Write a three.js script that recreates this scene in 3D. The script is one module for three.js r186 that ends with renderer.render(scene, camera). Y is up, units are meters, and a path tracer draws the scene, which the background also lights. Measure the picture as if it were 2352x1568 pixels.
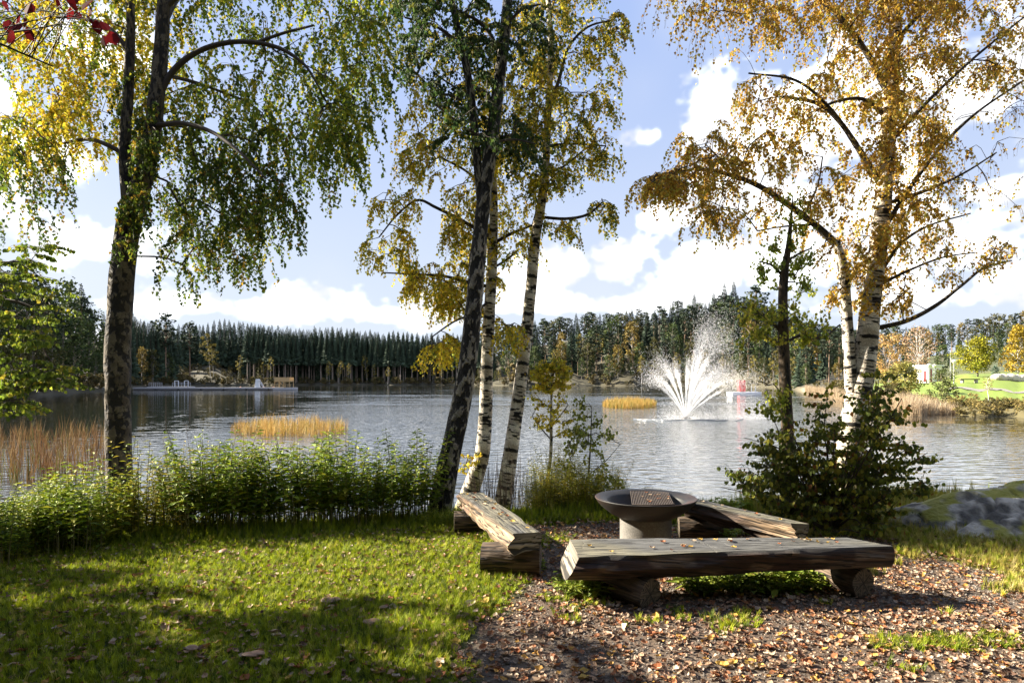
import * as THREE from 'three';
import { mergeGeometries, toCreasedNormals } from 'three/addons/utils/BufferGeometryUtils.js';

// ---------------------------------------------------------------- camera, sky, sun, exposure
const EYE = 1.65, F = 1568, CX = 1176, HZ = 872;            // eye height, focal length and horizon in the units of a 2352 x 1568 picture
const scene = new THREE.Scene();
const camera = new THREE.PerspectiveCamera(2 * Math.atan(784 / F) * 180 / Math.PI, 1.5, 0.05, 2500);
camera.position.set(0, EYE, 0);
camera.lookAt(0, EYE, -10);
camera.setViewOffset(2352, 1568, 0, -(HZ - 784), 2352, 1568);
const renderer = new THREE.WebGLRenderer({ antialias: true });
renderer.toneMapping = THREE.LinearToneMapping;
renderer.toneMappingExposure = 4.8;
renderer.shadowMap.enabled = true;
const SUN_EL = 30 * Math.PI / 180, SUN_AZ = 16 * Math.PI / 180;   // to the left, a little beyond the benches
const sunDir = new THREE.Vector3(-Math.cos(SUN_EL) * Math.cos(SUN_AZ), Math.sin(SUN_EL), -Math.cos(SUN_EL) * Math.sin(SUN_AZ));
const sun = new THREE.DirectionalLight(new THREE.Color(1.0, 0.9, 0.74), 5.0);
sun.position.copy(sunDir).multiplyScalar(60); sun.castShadow = true;
sun.shadow.mapSize.set(4096, 4096);
Object.assign(sun.shadow.camera, { left: -40, right: 40, top: 40, bottom: -40, near: 1, far: 200 });
scene.add(sun, sun.target);

// ---------------------------------------------------------------- helpers
const V = (x, y, z) => new THREE.Vector3(x, y, z);
function rng(seed) { let a = seed >>> 0; return () => { a = a + 0x6D2B79F5 | 0; let t = Math.imul(a ^ a >>> 15, 1 | a); t = t + Math.imul(t ^ t >>> 7, 61 | t) ^ t; return ((t ^ t >>> 14) >>> 0) / 4294967296; }; }
const lerp = (a, b, t) => a + (b - a) * t, clamp = (x, a = 0, b = 1) => Math.min(b, Math.max(a, x));
const smooth = (a, b, x) => { const t = clamp((x - a) / (b - a)); return t * t * (3 - 2 * t); };
const perm = (() => { const r = rng(7), p = new Uint8Array(512); for (let i = 0; i < 256; i++) p[i] = i; for (let i = 255; i > 0; i--) { const j = r() * (i + 1) | 0; [p[i], p[j]] = [p[j], p[i]]; } for (let i = 0; i < 256; i++) p[i + 256] = p[i]; return p; })();
const fade = t => t * t * (3 - 2 * t);
function n2(x, y, per = 256) {
  const xi = Math.floor(x), yi = Math.floor(y), fx = fade(x - xi), fy = fade(y - yi);
  const x0 = ((xi % per) + per) % per, y0 = ((yi % per) + per) % per, x1 = (x0 + 1) % per, y1 = (y0 + 1) % per;
  const a = perm[(perm[x0 & 255] + y0) & 511], b = perm[(perm[x1 & 255] + y0) & 511], c = perm[(perm[x0 & 255] + y1) & 511], d = perm[(perm[x1 & 255] + y1) & 511];
  return ((a * (1 - fx) + b * fx) * (1 - fy) + (c * (1 - fx) + d * fx) * fy) / 255;
}
function f2(x, y, oct = 4, per = 256) { let s = 0, a = 0.5, t = 0; for (let i = 0; i < oct; i++) { s += a * n2(x, y, per); t += a; a *= 0.5; x *= 2; y *= 2; per = Math.min(256, per * 2); } return s / t; }
function n3(x, y, z) { const zi = Math.floor(z), f = fade(z - zi), o = (zi * 37) & 255, o1 = ((zi + 1) * 37) & 255; return n2(x + o, y + o * 0.7) * (1 - f) + n2(x + o1, y + o1 * 0.7) * f; }
function table(t, u) { if (u <= t[0][0]) return t[0][1]; for (let i = 1; i < t.length; i++) if (u <= t[i][0]) return lerp(t[i - 1][1], t[i][1], (u - t[i - 1][0]) / (t[i][0] - t[i - 1][0])); return t[t.length - 1][1]; }
const px = (u, v, d) => V((u - CX) / F * d, EYE + (HZ - v) / F * d, -d);
const onPlane = (u, v, h = 0) => px(u, v, (EYE - h) * F / (v - HZ));
const WATER = -0.75;
function texture(w, h, fn, { srgb = true, float = false, wrap = THREE.RepeatWrapping } = {}) {
  const data = float ? new Float32Array(w * h * 4) : new Uint8Array(w * h * 4);
  for (let j = 0, k = 0; j < h; j++) for (let i = 0; i < w; i++, k += 4) {
    const c = fn(i / w, j / h, i, j), m = float ? 1 : 255;
    if (typeof c === 'number') { data[k] = data[k + 1] = data[k + 2] = float ? c : clamp(c) * 255; } else { for (let q = 0; q < 3; q++) data[k + q] = float ? c[q] : clamp(c[q]) * 255; }
    data[k + 3] = m;
  }
  const t = new THREE.DataTexture(data, w, h, THREE.RGBAFormat, float ? THREE.FloatType : THREE.UnsignedByteType);
  t.wrapS = t.wrapT = wrap; t.magFilter = THREE.LinearFilter; t.minFilter = THREE.LinearFilter;
  if (srgb) t.colorSpace = THREE.SRGBColorSpace;
  t.needsUpdate = true; return t;
}
const mixc = (a, b, t) => [lerp(a[0], b[0], t), lerp(a[1], b[1], t), lerp(a[2], b[2], t)];
const lin = (r, g, b) => new THREE.Color().setRGB(r, g, b);
const mat = (o) => new THREE.MeshStandardMaterial({ roughness: 0.9, side: THREE.DoubleSide, ...o });
const leafMat = (through = 0.45, o = {}) => new THREE.MeshPhysicalMaterial({ color: 0xffffff, roughness: 0.85, specularIntensity: 0.3, transmission: through, thickness: 0, side: THREE.DoubleSide, ...o });

// things
const used = {};
function numbered(n) { const k = used[n] = (used[n] ?? -1) + 1; return k ? n + '_' + String(k).padStart(3, '0') : n; }
function tag(o, label, category, group) { o.userData.label = label; o.userData.category = category; if (group) o.userData.group = group; return o; }
function thing(name, label, category, base = V(0, 0, 0), group) { const o = new THREE.Group(); o.name = numbered(name); o.position.copy(base); scene.add(o); return tag(o, label, category, group); }
function part(name, geo, m, parent, kind) { const o = new THREE.Mesh(geo, m); o.name = name; o.castShadow = o.receiveShadow = true; if (kind) o.userData.kind = kind; parent.add(o); return o; }
function single(name, geo, m, label, category, base, group) { const o = part(numbered(name), geo, m, scene); if (base) o.position.copy(base); return tag(o, label, category, group); }
function struct(name, geo, m) { return part(name, geo, m, scene, 'structure'); }
function copyThing(root, label, group) { const c = root.clone(); c.name = numbered(root.name.replace(/_\d{3}$/, '')); c.userData = { ...root.userData }; if (label) c.userData.label = label; if (group) c.userData.group = group; scene.add(c); return c; }

// mesh collector
class MB {
  constructor() { this.p = []; this.n = []; this.uv = []; this.c = []; this.i = []; }
  get count() { return this.p.length / 3; }
  v(x, y, z, nx = 0, ny = 1, nz = 0, u = 0, v = 0, r = 1, g = 1, b = 1) { this.p.push(x, y, z); this.n.push(nx, ny, nz); this.uv.push(u, v); this.c.push(r, g, b); return this.count - 1; }
  tri(a, b, c) { this.i.push(a, b, c); }
  // tapered tube along points, radii in metres
  tube(pts, rad, seg = 6, { col = [1, 1, 1], uScale = 1, rough = 0, seed = 0, cap = true, colFn } = {}) {
    const n = pts.length; let len = 0; const up = V(0.13, 0.2, 1).normalize();
    let ref = null; const start = this.count;
    for (let k = 0; k < n; k++) {
      const t = (k === 0 ? pts[1].clone().sub(pts[0]) : k === n - 1 ? pts[k].clone().sub(pts[k - 1]) : pts[k + 1].clone().sub(pts[k - 1])).normalize();
      if (!ref) { ref = up.clone().cross(t); if (ref.lengthSq() < 1e-4) ref = V(1, 0, 0).cross(t); ref.normalize(); }
      ref.addScaledVector(t, -ref.dot(t)).normalize();
      const bi = t.clone().cross(ref);
      if (k) len += pts[k].distanceTo(pts[k - 1]);
      for (let s = 0; s <= seg; s++) {
        const a = (s % seg) / seg * Math.PI * 2, ca = Math.cos(a), sa = Math.sin(a);
        let r = rad[k]; if (rough) r *= 1 + rough * (n3(ca * 1.5 + seed, sa * 1.5 + 3, len * 4) - 0.5) * 2;
        const nx = ref.x * ca + bi.x * sa, ny = ref.y * ca + bi.y * sa, nz = ref.z * ca + bi.z * sa;
        const cc = colFn ? colFn(len, s / seg, pts[k]) : col;
        this.v(pts[k].x + nx * r, pts[k].y + ny * r, pts[k].z + nz * r, nx, ny, nz, s / seg * uScale, len, cc[0], cc[1], cc[2]);
      }
    }
    for (let k = 0; k < n - 1; k++) for (let s = 0; s < seg; s++) { const a = start + k * (seg + 1) + s, b = a + seg + 1; this.tri(a, a + 1, b); this.tri(b, a + 1, b + 1); }
    if (cap) for (const k of [0, n - 1]) { const c = this.v(pts[k].x, pts[k].y, pts[k].z, 0, 1, 0, 0.5, len * 0, col[0], col[1], col[2]); for (let s = 0; s < seg; s++) { const a = start + k * (seg + 1) + s; this.tri(c, a, a + 1); } }
  }
  quad(a, b, c, d, col = [1, 1, 1]) { const nn = b.clone().sub(a).cross(c.clone().sub(a)).normalize(), f = p => this.v(p.x, p.y, p.z, nn.x, nn.y, nn.z, 0, 0, ...col), k = f(a); f(b); f(c); f(d); this.tri(k, k + 1, k + 2); this.tri(k, k + 2, k + 3); }
  box(cx, cy, cz, sx, sy, sz, col = [1, 1, 1], rot = 0) {
    const c = Math.cos(rot), s = Math.sin(rot), P = (x, y, z) => V(cx + (x * c + z * s) * sx / 2 * 1, cy + y * sy / 2, cz);
    const q = (x, y, z) => { const X = x * sx / 2, Z = z * sz / 2; return V(cx + X * c + Z * s, cy + y * sy / 2, cz - X * s + Z * c); };
    for (const f of [[[-1, -1, 1], [1, -1, 1], [1, 1, 1], [-1, 1, 1]], [[1, -1, -1], [-1, -1, -1], [-1, 1, -1], [1, 1, -1]], [[1, -1, 1], [1, -1, -1], [1, 1, -1], [1, 1, 1]], [[-1, -1, -1], [-1, -1, 1], [-1, 1, 1], [-1, 1, -1]], [[-1, 1, 1], [1, 1, 1], [1, 1, -1], [-1, 1, -1]], [[-1, -1, -1], [1, -1, -1], [1, -1, 1], [-1, -1, 1]]]) this.quad(...f.map(p => q(...p)), col);
  }
  geo(base, normals = true) {
    const g = new THREE.BufferGeometry();
    g.setAttribute('position', new THREE.Float32BufferAttribute(this.p, 3));
    if (normals) g.setAttribute('normal', new THREE.Float32BufferAttribute(this.n, 3));
    g.setAttribute('uv', new THREE.Float32BufferAttribute(this.uv, 2));
    g.setAttribute('color', new THREE.Float32BufferAttribute(this.c, 3));
    g.setIndex(this.i);
    if (base) g.translate(-base.x, -base.y, -base.z);
    return g;
  }
}
// a small leaf: folded along its midrib; tip along -y, width along x, attached at the origin
function leafShape(w = 0.8, fold = 0.18, kind = 'birch') {
  const m = new MB();
  const pts = kind === 'birch' ? [[0, 0], [w * 0.5, -0.3], [0, -1]] : kind === 'oval' ? [[0, 0], [w * 0.42, -0.25], [w * 0.46, -0.65], [0, -1]] : [[0, 0], [w * 0.5, -0.4], [0, -1]];
  for (const s of [-1, 1]) {
    const ids = pts.map(([x, y]) => m.v(s * x, y, Math.abs(x) * fold * 2));
    for (let k = 1; k < ids.length - 1; k++) s > 0 ? m.tri(ids[0], ids[k + 1], ids[k]) : m.tri(ids[0], ids[k], ids[k + 1]);
  }
  const g = m.geo(null, false); g.deleteAttribute('color'); return g;
}
const _m4 = new THREE.Matrix4(), _q = new THREE.Quaternion(), _e = new THREE.Euler(), _s = V(1, 1, 1), _c = new THREE.Color();
class Leaves {
  constructor() { this.m = []; this.c = []; }
  add(p, ex, ey, ez, s, col) { _q.setFromEuler(_e.set(ex, ey, ez, 'YXZ')); _m4.compose(p, _q, typeof s === 'number' ? _s.set(s, s, s) : s); for (let k = 0; k < 16; k++) this.m.push(_m4.elements[k]); this.c.push(col[0], col[1], col[2]); }
  addQ(p, q, s, col) { _m4.compose(p, q, s); for (let k = 0; k < 16; k++) this.m.push(_m4.elements[k]); this.c.push(col[0], col[1], col[2]); }
  get n() { return this.m.length / 16; }
  build(name, geo, m, parent, base = V(0, 0, 0)) {
    const o = new THREE.InstancedMesh(geo, m, this.n);
    for (let k = 0; k < this.n; k++) { this.m[k * 16 + 12] -= base.x; this.m[k * 16 + 13] -= base.y; this.m[k * 16 + 14] -= base.z; }
    o.instanceMatrix.array.set(this.m); o.instanceColor = new THREE.InstancedBufferAttribute(new Float32Array(this.c), 3);
    o.name = name; o.userData.kind = 'stuff'; o.castShadow = o.receiveShadow = true; parent.add(o); return o;
  }
}
const pick = (r, pal) => { let t = r() * pal.reduce((s, p) => s + p[3], 0); for (const p of pal) { t -= p[3]; if (t <= 0) { const k = 0.75 + r() * 0.5; return [p[0] * k, p[1] * k, p[2] * k]; } } return pal[0]; };

// ---------------------------------------------------------------- sky: clear air with autumn cumulus all round
{
  const AIR = 0.224, W = 3072, H = 1536, data = new Float32Array(W * H * 4), D = 180 / Math.PI;
  const ang = (u, v) => { const az = Math.atan((u - CX) / F); return [az * D, Math.atan((HZ - v) / F * Math.cos(az)) * D]; };
  // cumulus: u, v of the middle, half width, half height (picture units), brightness of the body
  const seen = [[210, 560, 120, 75], [340, 590, 90, 60], [130, 590, 70, 50], [560, 715, 120, 38], [700, 690, 95, 62], [800, 705, 110, 50], [890, 725, 70, 26], [1010, 720, 110, 60], [1180, 640, 110, 100], [1290, 610, 90, 70], [1420, 610, 95, 75], [1330, 700, 220, 32], [1590, 660, 130, 120], [1480, 315, 78, 36], [1650, 270, 110, 100], [1700, 420, 130, 170], [1850, 330, 190, 210], [1960, 520, 200, 190], [1700, 600, 150, 110], [2060, 250, 130, 150], [2230, 200, 150, 110], [2320, 160, 120, 100], [2300, 440, 90, 36], [2200, 580, 200, 100], [2330, 650, 110, 70], [2080, 690, 190, 50], [60, 330, 160, 120], [-120, 480, 200, 130], [260, 120, 130, 80], [480, 700, 100, 26], [330, 700, 140, 45], [1560, 500, 90, 50]];
  const blobs = seen.map(([u, v, hu, hv]) => { const [a, e] = ang(u, v); return [a, e, hu / F * D * 0.93, hv / F * D * 0.93]; });
  const r = rng(11);
  for (let a = -180; a < 180; a += 3.4) { if (Math.abs(a) < 40) continue; const k = 1 + (r() * 3 | 0); for (let q = 0; q < k; q++) { const e = 2 + Math.pow(r(), 1.3) * 34; blobs.push([a + r() * 6, e, 3 + r() * 6, 1.6 + r() * 4]); } }
  for (let q = 0; q < 26; q++) blobs.push([r() * 360 - 180, 36 + r() * 30, 5 + r() * 9, 2 + r() * 5]);
  const field = (az, el) => { let f = -1; for (const b of blobs) { let da = az - b[0]; if (da > 180) da -= 360; if (da < -180) da += 360; if (Math.abs(da) > b[2] * 1.9) continue; let de = el - b[1]; if (de < 0) de *= 1.5; const q = 1 - Math.sqrt(da * da / (b[2] * b[2]) + de * de / (b[3] * b[3])); f = f > -0.9 ? Math.max(f, q) + 0.16 * clamp(Math.min(f, q) + 0.4, 0, 0.6) : q; } return f; };
  const dens = (az, el) => { const f = field(az, el); if (f < -0.75) return -1; const X = (az / 360 + 0.5) * 96, Y = el / 360 * 96 * 1.25; const wx = f2(X * 1.5 + 9, Y * 1.5 + 4, 2) - 0.5; return f + (f2(X + wx * 0.6, Y + wx * 0.5, 5, 96) - 0.5) * 1.75 + (f2(X * 5 + 11, Y * 5 + 3, 3) - 0.5) * 0.75 - 0.04; };
  for (let j = 0; j < H; j++) {
    const el = (j + 0.5) / H * 180 - 90;
    for (let i = 0; i < W; i++) {
      const k = (j * W + i) * 4; data[k + 3] = 1;
      if (el < -1) { data[k] = 0.10; data[k + 1] = 0.11; data[k + 2] = 0.115; continue; }
      const phi = ((i + 0.5) / W - 0.5) * 2 * Math.PI, x = Math.cos(phi), z = Math.sin(phi);
      let az = Math.atan2(x, -z) * D;
      const e = clamp(el / 90), ce = Math.cos(el / D), cosS = x * ce * sunDir.x + Math.sin(el / D) * sunDir.y + z * ce * sunDir.z;
      let c = mixc([0.72, 0.81, 0.95], [0.40, 0.535, 0.885], smooth(0.0, 0.34, e)); c = mixc(c, [0.22, 0.36, 0.78], smooth(0.34, 1, e));
      const glow = Math.exp(-Math.pow(Math.acos(clamp(cosS, -1, 1)) * D / 34, 2)) * 0.5;
      c = [c[0] + glow, c[1] + glow * 0.95, c[2] + glow * 0.8];
      const veil = smooth(0.45, 0.8, f2((az / 360 + 0.5) * 24 + 3, el / 15, 4, 24)) * 0.35 * smooth(0, 8, el); c = mixc(c, [0.86, 0.9, 0.97], veil);
      const d = dens(az, el);
      if (d > -0.06) {
        const a = smooth(-0.06, 0.55, d) * 0.97, X = (az / 360 + 0.5) * 96, Y = el / 360 * 96 * 1.25;
        const g = 0.95 + 1.5 * smooth(0.25, 0.7, f2(X * 1.7 + 40, Y * 1.9 + 6, 4));   // denser and thinner parts of the cloud
        c = mixc(c, [g * 0.985, g * 0.995, g * 1.02], a);
      }
      data[k] = c[0] * AIR; data[k + 1] = c[1] * AIR; data[k + 2] = c[2] * AIR;
    }
  }
  const t = new THREE.DataTexture(data, W, H, THREE.RGBAFormat, THREE.FloatType);
  t.mapping = THREE.EquirectangularReflectionMapping; t.magFilter = t.minFilter = THREE.LinearFilter; t.needsUpdate = true;
  scene.background = t; scene.environment = t;
}

// ---------------------------------------------------------------- terrain
// the lawn's edge above the near bank: z of the edge for each x
const edgeT = [[-14, 5.5], [-7, 6.2], [-4.9, 6.5], [-4, 7.1], [-2.7, 7.3], [-0.9, 7.9], [0.2, 8.1], [1.3, 8.4], [4.2, 8.3], [6.5, 9.2], [14, 9]];
function nearH(x, z) {
  const t = -z - table(edgeT, x) + (f2(x * 0.7 + 3, z * 0.7, 3) - 0.5) * 0.5;
  let y = 0.05 * (f2(x * 0.5 + 20, z * 0.5 + 7, 3) - 0.5) * 2 + 0.012 * (n2(x * 6, z * 6) - 0.5);
  if (t > 0) y -= 0.75 * smooth(0, 2.9, t) + 0.42 * Math.max(0, t - 2.2);
  if (x > 3.2) y += 0.10 * smooth(3.2, 5, x) * smooth(5.5, 7.5, -z);
  return Math.max(y, -3);
}
const gravelPoly = [[1200, 1206], [1420, 1196], [1700, 1206], [1960, 1226], [2075, 1275], [2352, 1322], [2900, 1400], [2900, 2400], [1010, 2400], [1060, 1600], [1085, 1470], [1130, 1392], [1236, 1335], [1262, 1262]].map(([u, v]) => { const p = onPlane(u, v); return [p.x, p.z]; });
function polySD(P, x, z) { let d = 1e9, ins = false; for (let i = 0, j = P.length - 1; i < P.length; j = i++) { const [ax, az] = P[j], [bx, bz] = P[i], ex = bx - ax, ez = bz - az, t = clamp(((x - ax) * ex + (z - az) * ez) / (ex * ex + ez * ez)); d = Math.min(d, Math.hypot(x - ax - ex * t, z - az - ez * t)); if ((az > z) !== (bz > z) && x < (bx - ax) * (z - az) / (bz - az) + ax) ins = !ins; } return ins ? d : -d; }
const gravelAt = (x, z) => { const s = polySD(gravelPoly, x, z); return clamp(0.5 + (s + (f2(x * 2.2 + 5, z * 2.2 + 9, 4) - 0.5) * 0.75) * 2.4); };
{
  const X0 = -12, X1 = 12, Z0 = -12, Z1 = 4, TW = 2048, TH = 1365;
  const map = texture(TW, TH, (u, v) => {
    const x = lerp(X0, X1, u), z = lerp(Z1, Z0, v), g = gravelAt(x, z), a = f2(x * 3, z * 3, 4), b = n2(x * 45, z * 45), c = n2(x * 90 + 7, z * 90), w = f2(x * 0.8 + 40, z * 0.8, 3);
    const soil = mixc([0.15, 0.17, 0.06], [0.26, 0.27, 0.08], a);
    const dry = smooth(3.1, 4.4, x + (a - 0.5)) * smooth(-4.3, -5.3, z);
    const grass = mixc(soil, [0.46, 0.42, 0.2], dry * (0.4 + 0.6 * b));
    let st = mixc([0.18, 0.155, 0.13], [0.44, 0.38, 0.32], b * 0.55 + c * 0.45); st = mixc(st, [0.28, 0.21, 0.15], smooth(0.35, 0.75, w) * 0.7);
    return mixc(grass, st, smooth(0.35, 0.65, g));
  }, { wrap: THREE.MirroredRepeatWrapping });
  const bump = texture(1024, 1024, (u, v) => 0.6 * n2(u * 128, v * 128, 128) + 0.4 * n2(u * 256, v * 256, 256), { srgb: false });
  bump.repeat.set(24 / 2.4, 16 / 2.4);
  const m = mat({ map, bumpMap: bump, bumpScale: 0.010, roughness: 0.95 });
  const xs = [], zs = [];
  for (let x = -60; x <= 60;) { xs.push(x); x += Math.abs(x) < 7.5 ? 0.1 : Math.abs(x) < 14 ? 0.5 : 4; }
  for (let z = -14; z <= 60;) { zs.push(z); z += z < -3 ? 0.1 : z < 2 ? 0.5 : 4; }
  const b = new MB();
  for (const z of zs) for (const x of xs) b.v(x, nearH(x, z), z, 0, 1, 0, (x - X0) / (X1 - X0), (Z1 - z) / (Z1 - Z0));
  for (let j = 0; j < zs.length - 1; j++) for (let i = 0; i < xs.length - 1; i++) { const a = j * xs.length + i, c = a + xs.length; b.tri(a, c, a + 1); b.tri(a + 1, c, c + 1); }
  const g = b.geo(); g.deleteAttribute('color'); g.computeVertexNormals();
  struct('ground', g, m);
}
// far banks and hills: distance of the shore for each direction, and how the land climbs behind it
const shoreT = [[-6000, 30], [-1500, 26], [-600, 30], [-200, 60], [0, 85], [130, 112], [240, 150], [300, 205], [430, 262], [560, 285], [700, 305], [1040, 308], [1100, 290], [1300, 268], [1600, 262], [1700, 240], [1800, 190], [1860, 130], [1900, 96], [1990, 60], [2100, 50.5], [2250, 45.5], [2352, 43.5], [2700, 38], [4000, 30], [9000, 30]];
const slopeT = [[-1500, 0.25], [0, 0.16], [240, 0.12], [420, 0.16], [480, 0.20], [560, 0.14], [700, 0.06], [1060, 0.07], [1200, 0.16], [1400, 0.22], [1500, 0.27], [1700, 0.26], [1800, 0.10], [1850, 0.03], [1950, 0.02], [2400, 0.03], [3500, 0.05]];
const shoreAt = u => table(shoreT, u) * (1 + 0.015 * Math.sin(u * 0.047) + 0.01 * Math.sin(u * 0.21));
function landH(u, d) {
  const s = shoreAt(u), t = d - s; if (t < 0) return WATER + Math.max(-3, t * 0.25);
  let h = WATER + 0.45 * smooth(0, 1.5, t) + table(slopeT, u) * Math.max(0, t - 1) * (t > 130 ? 130 / t : 1);
  if (u > 1840) { const far = smooth(150, 330, d) * smooth(1840, 2050, u); h += far * lerp(7, 15, smooth(1980, 2400, u)); if (u > 2130) h += 1.0 * smooth(56, 90, d) * smooth(2130, 2230, u); }
  return h + (f2(u * 0.02, d * 0.08, 3) - 0.5) * Math.min(1.2, t * 0.05);
}
const onLand = (u, d) => V((u - CX) / F * d, landH(u, d), -d);
{
  const b = new MB(), us = [], K = 46;
  for (let u = -4200; u <= 6600;) { us.push(u); u += u > -150 && u < 2500 ? 16 : 150; }
  for (const u of us) for (let k = 0; k < K; k++) {
    const d = shoreAt(u) - 4 + (k < 12 ? k * 0.75 : 5 + Math.pow((k - 11) / (K - 12), 1.7) * 430), p = onLand(u, d);
    const n = f2(p.x * 0.15, p.z * 0.15, 3), t = d - shoreAt(u);
    let c = mixc([0.035, 0.034, 0.018], [0.065, 0.054, 0.028], n);
    if (u > 1990) { const lawn = smooth(6, 10, t + n * 3) * (1 - smooth(110, 140, d)); c = mixc(mixc([0.06, 0.055, 0.022], [0.11, 0.09, 0.035], n), [0.14, 0.20, 0.02], lawn); if (d > 140) c = [0.06, 0.07, 0.025]; }
    if (u > 1830 && u < 2010) { const sand = (1 - smooth(8, 14, t)) * (1 - smooth(0.5, 0.9, p.y - WATER)) * smooth(1830, 1860, u) * (1 - smooth(1985, 2010, u)); c = mixc(c, [0.30, 0.25, 0.17], sand); }
    b.v(p.x, p.y, p.z, 0, 1, 0, p.x / 4, p.z / 4, ...c);
  }
  for (let j = 0; j < us.length - 1; j++) for (let i = 0; i < K - 1; i++) { const a = j * K + i, c = a + K; b.tri(a, c, a + 1); b.tri(a + 1, c, c + 1); }
  const g = b.geo(); g.computeVertexNormals();
  struct('hills', g, mat({ vertexColors: true }));
}

// ---------------------------------------------------------------- far and middle-distance trees
const M = {};
M.foliage = leafMat(0.25, { vertexColors: true, roughness: 0.85 });
M.needle = mat({ vertexColors: true, roughness: 0.85 });
M.wood = mat({ vertexColors: true });
function card(b, p, size, r, col, flat = 0) {
  const a = r() * 6.283, e = (r() - 0.5) * (flat ? 0.9 : 3.0), ca = Math.cos(a), sa = Math.sin(a), ce = Math.cos(e), se = Math.sin(e);
  const X = V(ca, 0, -sa), Y = V(sa * se, ce, ca * se); if (flat) { Y.set(sa * ce, -Math.abs(se) * 0.6, ca * ce); }
  const s = size * (0.6 + r() * 0.8), w = s * (0.35 + r() * 0.3);
  const k = b.count, P = [p.clone().addScaledVector(Y, s * 0.5), p.clone().addScaledVector(X, w).addScaledVector(Y, -s * 0.05), p.clone().addScaledVector(Y, -s * 0.5), p.clone().addScaledVector(X, -w)];
  const nn = X.clone().cross(Y);
  for (const q of P) b.v(q.x, q.y, q.z, nn.x, nn.y, nn.z, 0, 0, ...col);
  b.tri(k, k + 1, k + 2); b.tri(k, k + 2, k + 3);
}
function spruceGeo(seed, bare, width = 1, h = 22) {
  const r = rng(seed), b = new MB(), t = new MB(), bark = [0.12, 0.09, 0.07];
  t.tube([V(0, -0.6, 0), V(0.04, h * 0.35, 0), V(0, h * 0.75, 0.05), V(0, h * 0.98, 0)], [0.24, 0.19, 0.1, 0.02], 7, { col: bare > 0.2 ? [0.24, 0.2, 0.17] : bark });
  if (bare > 0.2) for (let q = 0; q < 26; q++) { const y = h * (0.1 + r() * bare * 0.9), a = r() * 6.28, L = 0.5 + r() * 1.1; t.tube([V(0, y, 0), V(Math.cos(a) * L, y - 0.1 - r() * 0.2, Math.sin(a) * L)], [0.03, 0.008], 3, { col: [0.16, 0.13, 0.11], cap: false }); }
  const R = h * 0.135 * width, N = 44;
  for (let k = 0; k < N; k++) {
    const f = k / (N - 1), y = h * lerp(bare, 0.985, f), L0 = R * Math.pow(1 - f, 0.8) + 0.14; if (bare > 0.2 && f < 0.12 && r() < 0.5) continue;
    const n = 6 + (r() * 4 | 0), a0 = r() * 6.28;
    for (let q = 0; q < n; q++) {
      const a = a0 + q / n * 6.283 + (r() - 0.5) * 0.5, L = L0 * (0.62 + r() * 0.6), ca = Math.cos(a), sa = Math.sin(a), dr = lerp(0.42, -0.25, f) * L + (r() - 0.5) * 0.2, w = 0.10 + L * 0.20;
      const g = 0.65 + r() * 0.7, col = [0.030 * g, 0.052 * g, 0.030 * g], tip = [0.052 * g, 0.085 * g, 0.042 * g];
      const m1 = V(ca * L * 0.5, y - dr * 0.4, sa * L * 0.5), e = V(ca * L, y - dr, sa * L), sx = -sa * w, sz = ca * w;
      const k0 = b.v(0, y, 0, 0, 1, 0, 0, 0, ...col), k1 = b.v(m1.x + sx, m1.y - 0.18 - w * 0.4, m1.z + sz, 0, 1, 0, 0, 0, ...col), k2 = b.v(m1.x - sx, m1.y - 0.18 - w * 0.4, m1.z - sz, 0, 1, 0, 0, 0, ...col), k3 = b.v(m1.x, m1.y, m1.z, 0, 1, 0, 0, 0, ...col), k4 = b.v(e.x, e.y, e.z, 0, 1, 0, 0, 0, ...tip);
      b.tri(k0, k1, k3); b.tri(k0, k3, k2); b.tri(k1, k4, k3); b.tri(k3, k4, k2);
      const hang = b.v(m1.x * 1.3, m1.y - dr * 0.3 - 0.35 - L * 0.14, m1.z * 1.3, 0, 1, 0, 0, 0, ...col); b.tri(k3, k4, hang);
    }
  }
  return { trunk: t.geo(), crown: b.geo(null, false) };
}
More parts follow.
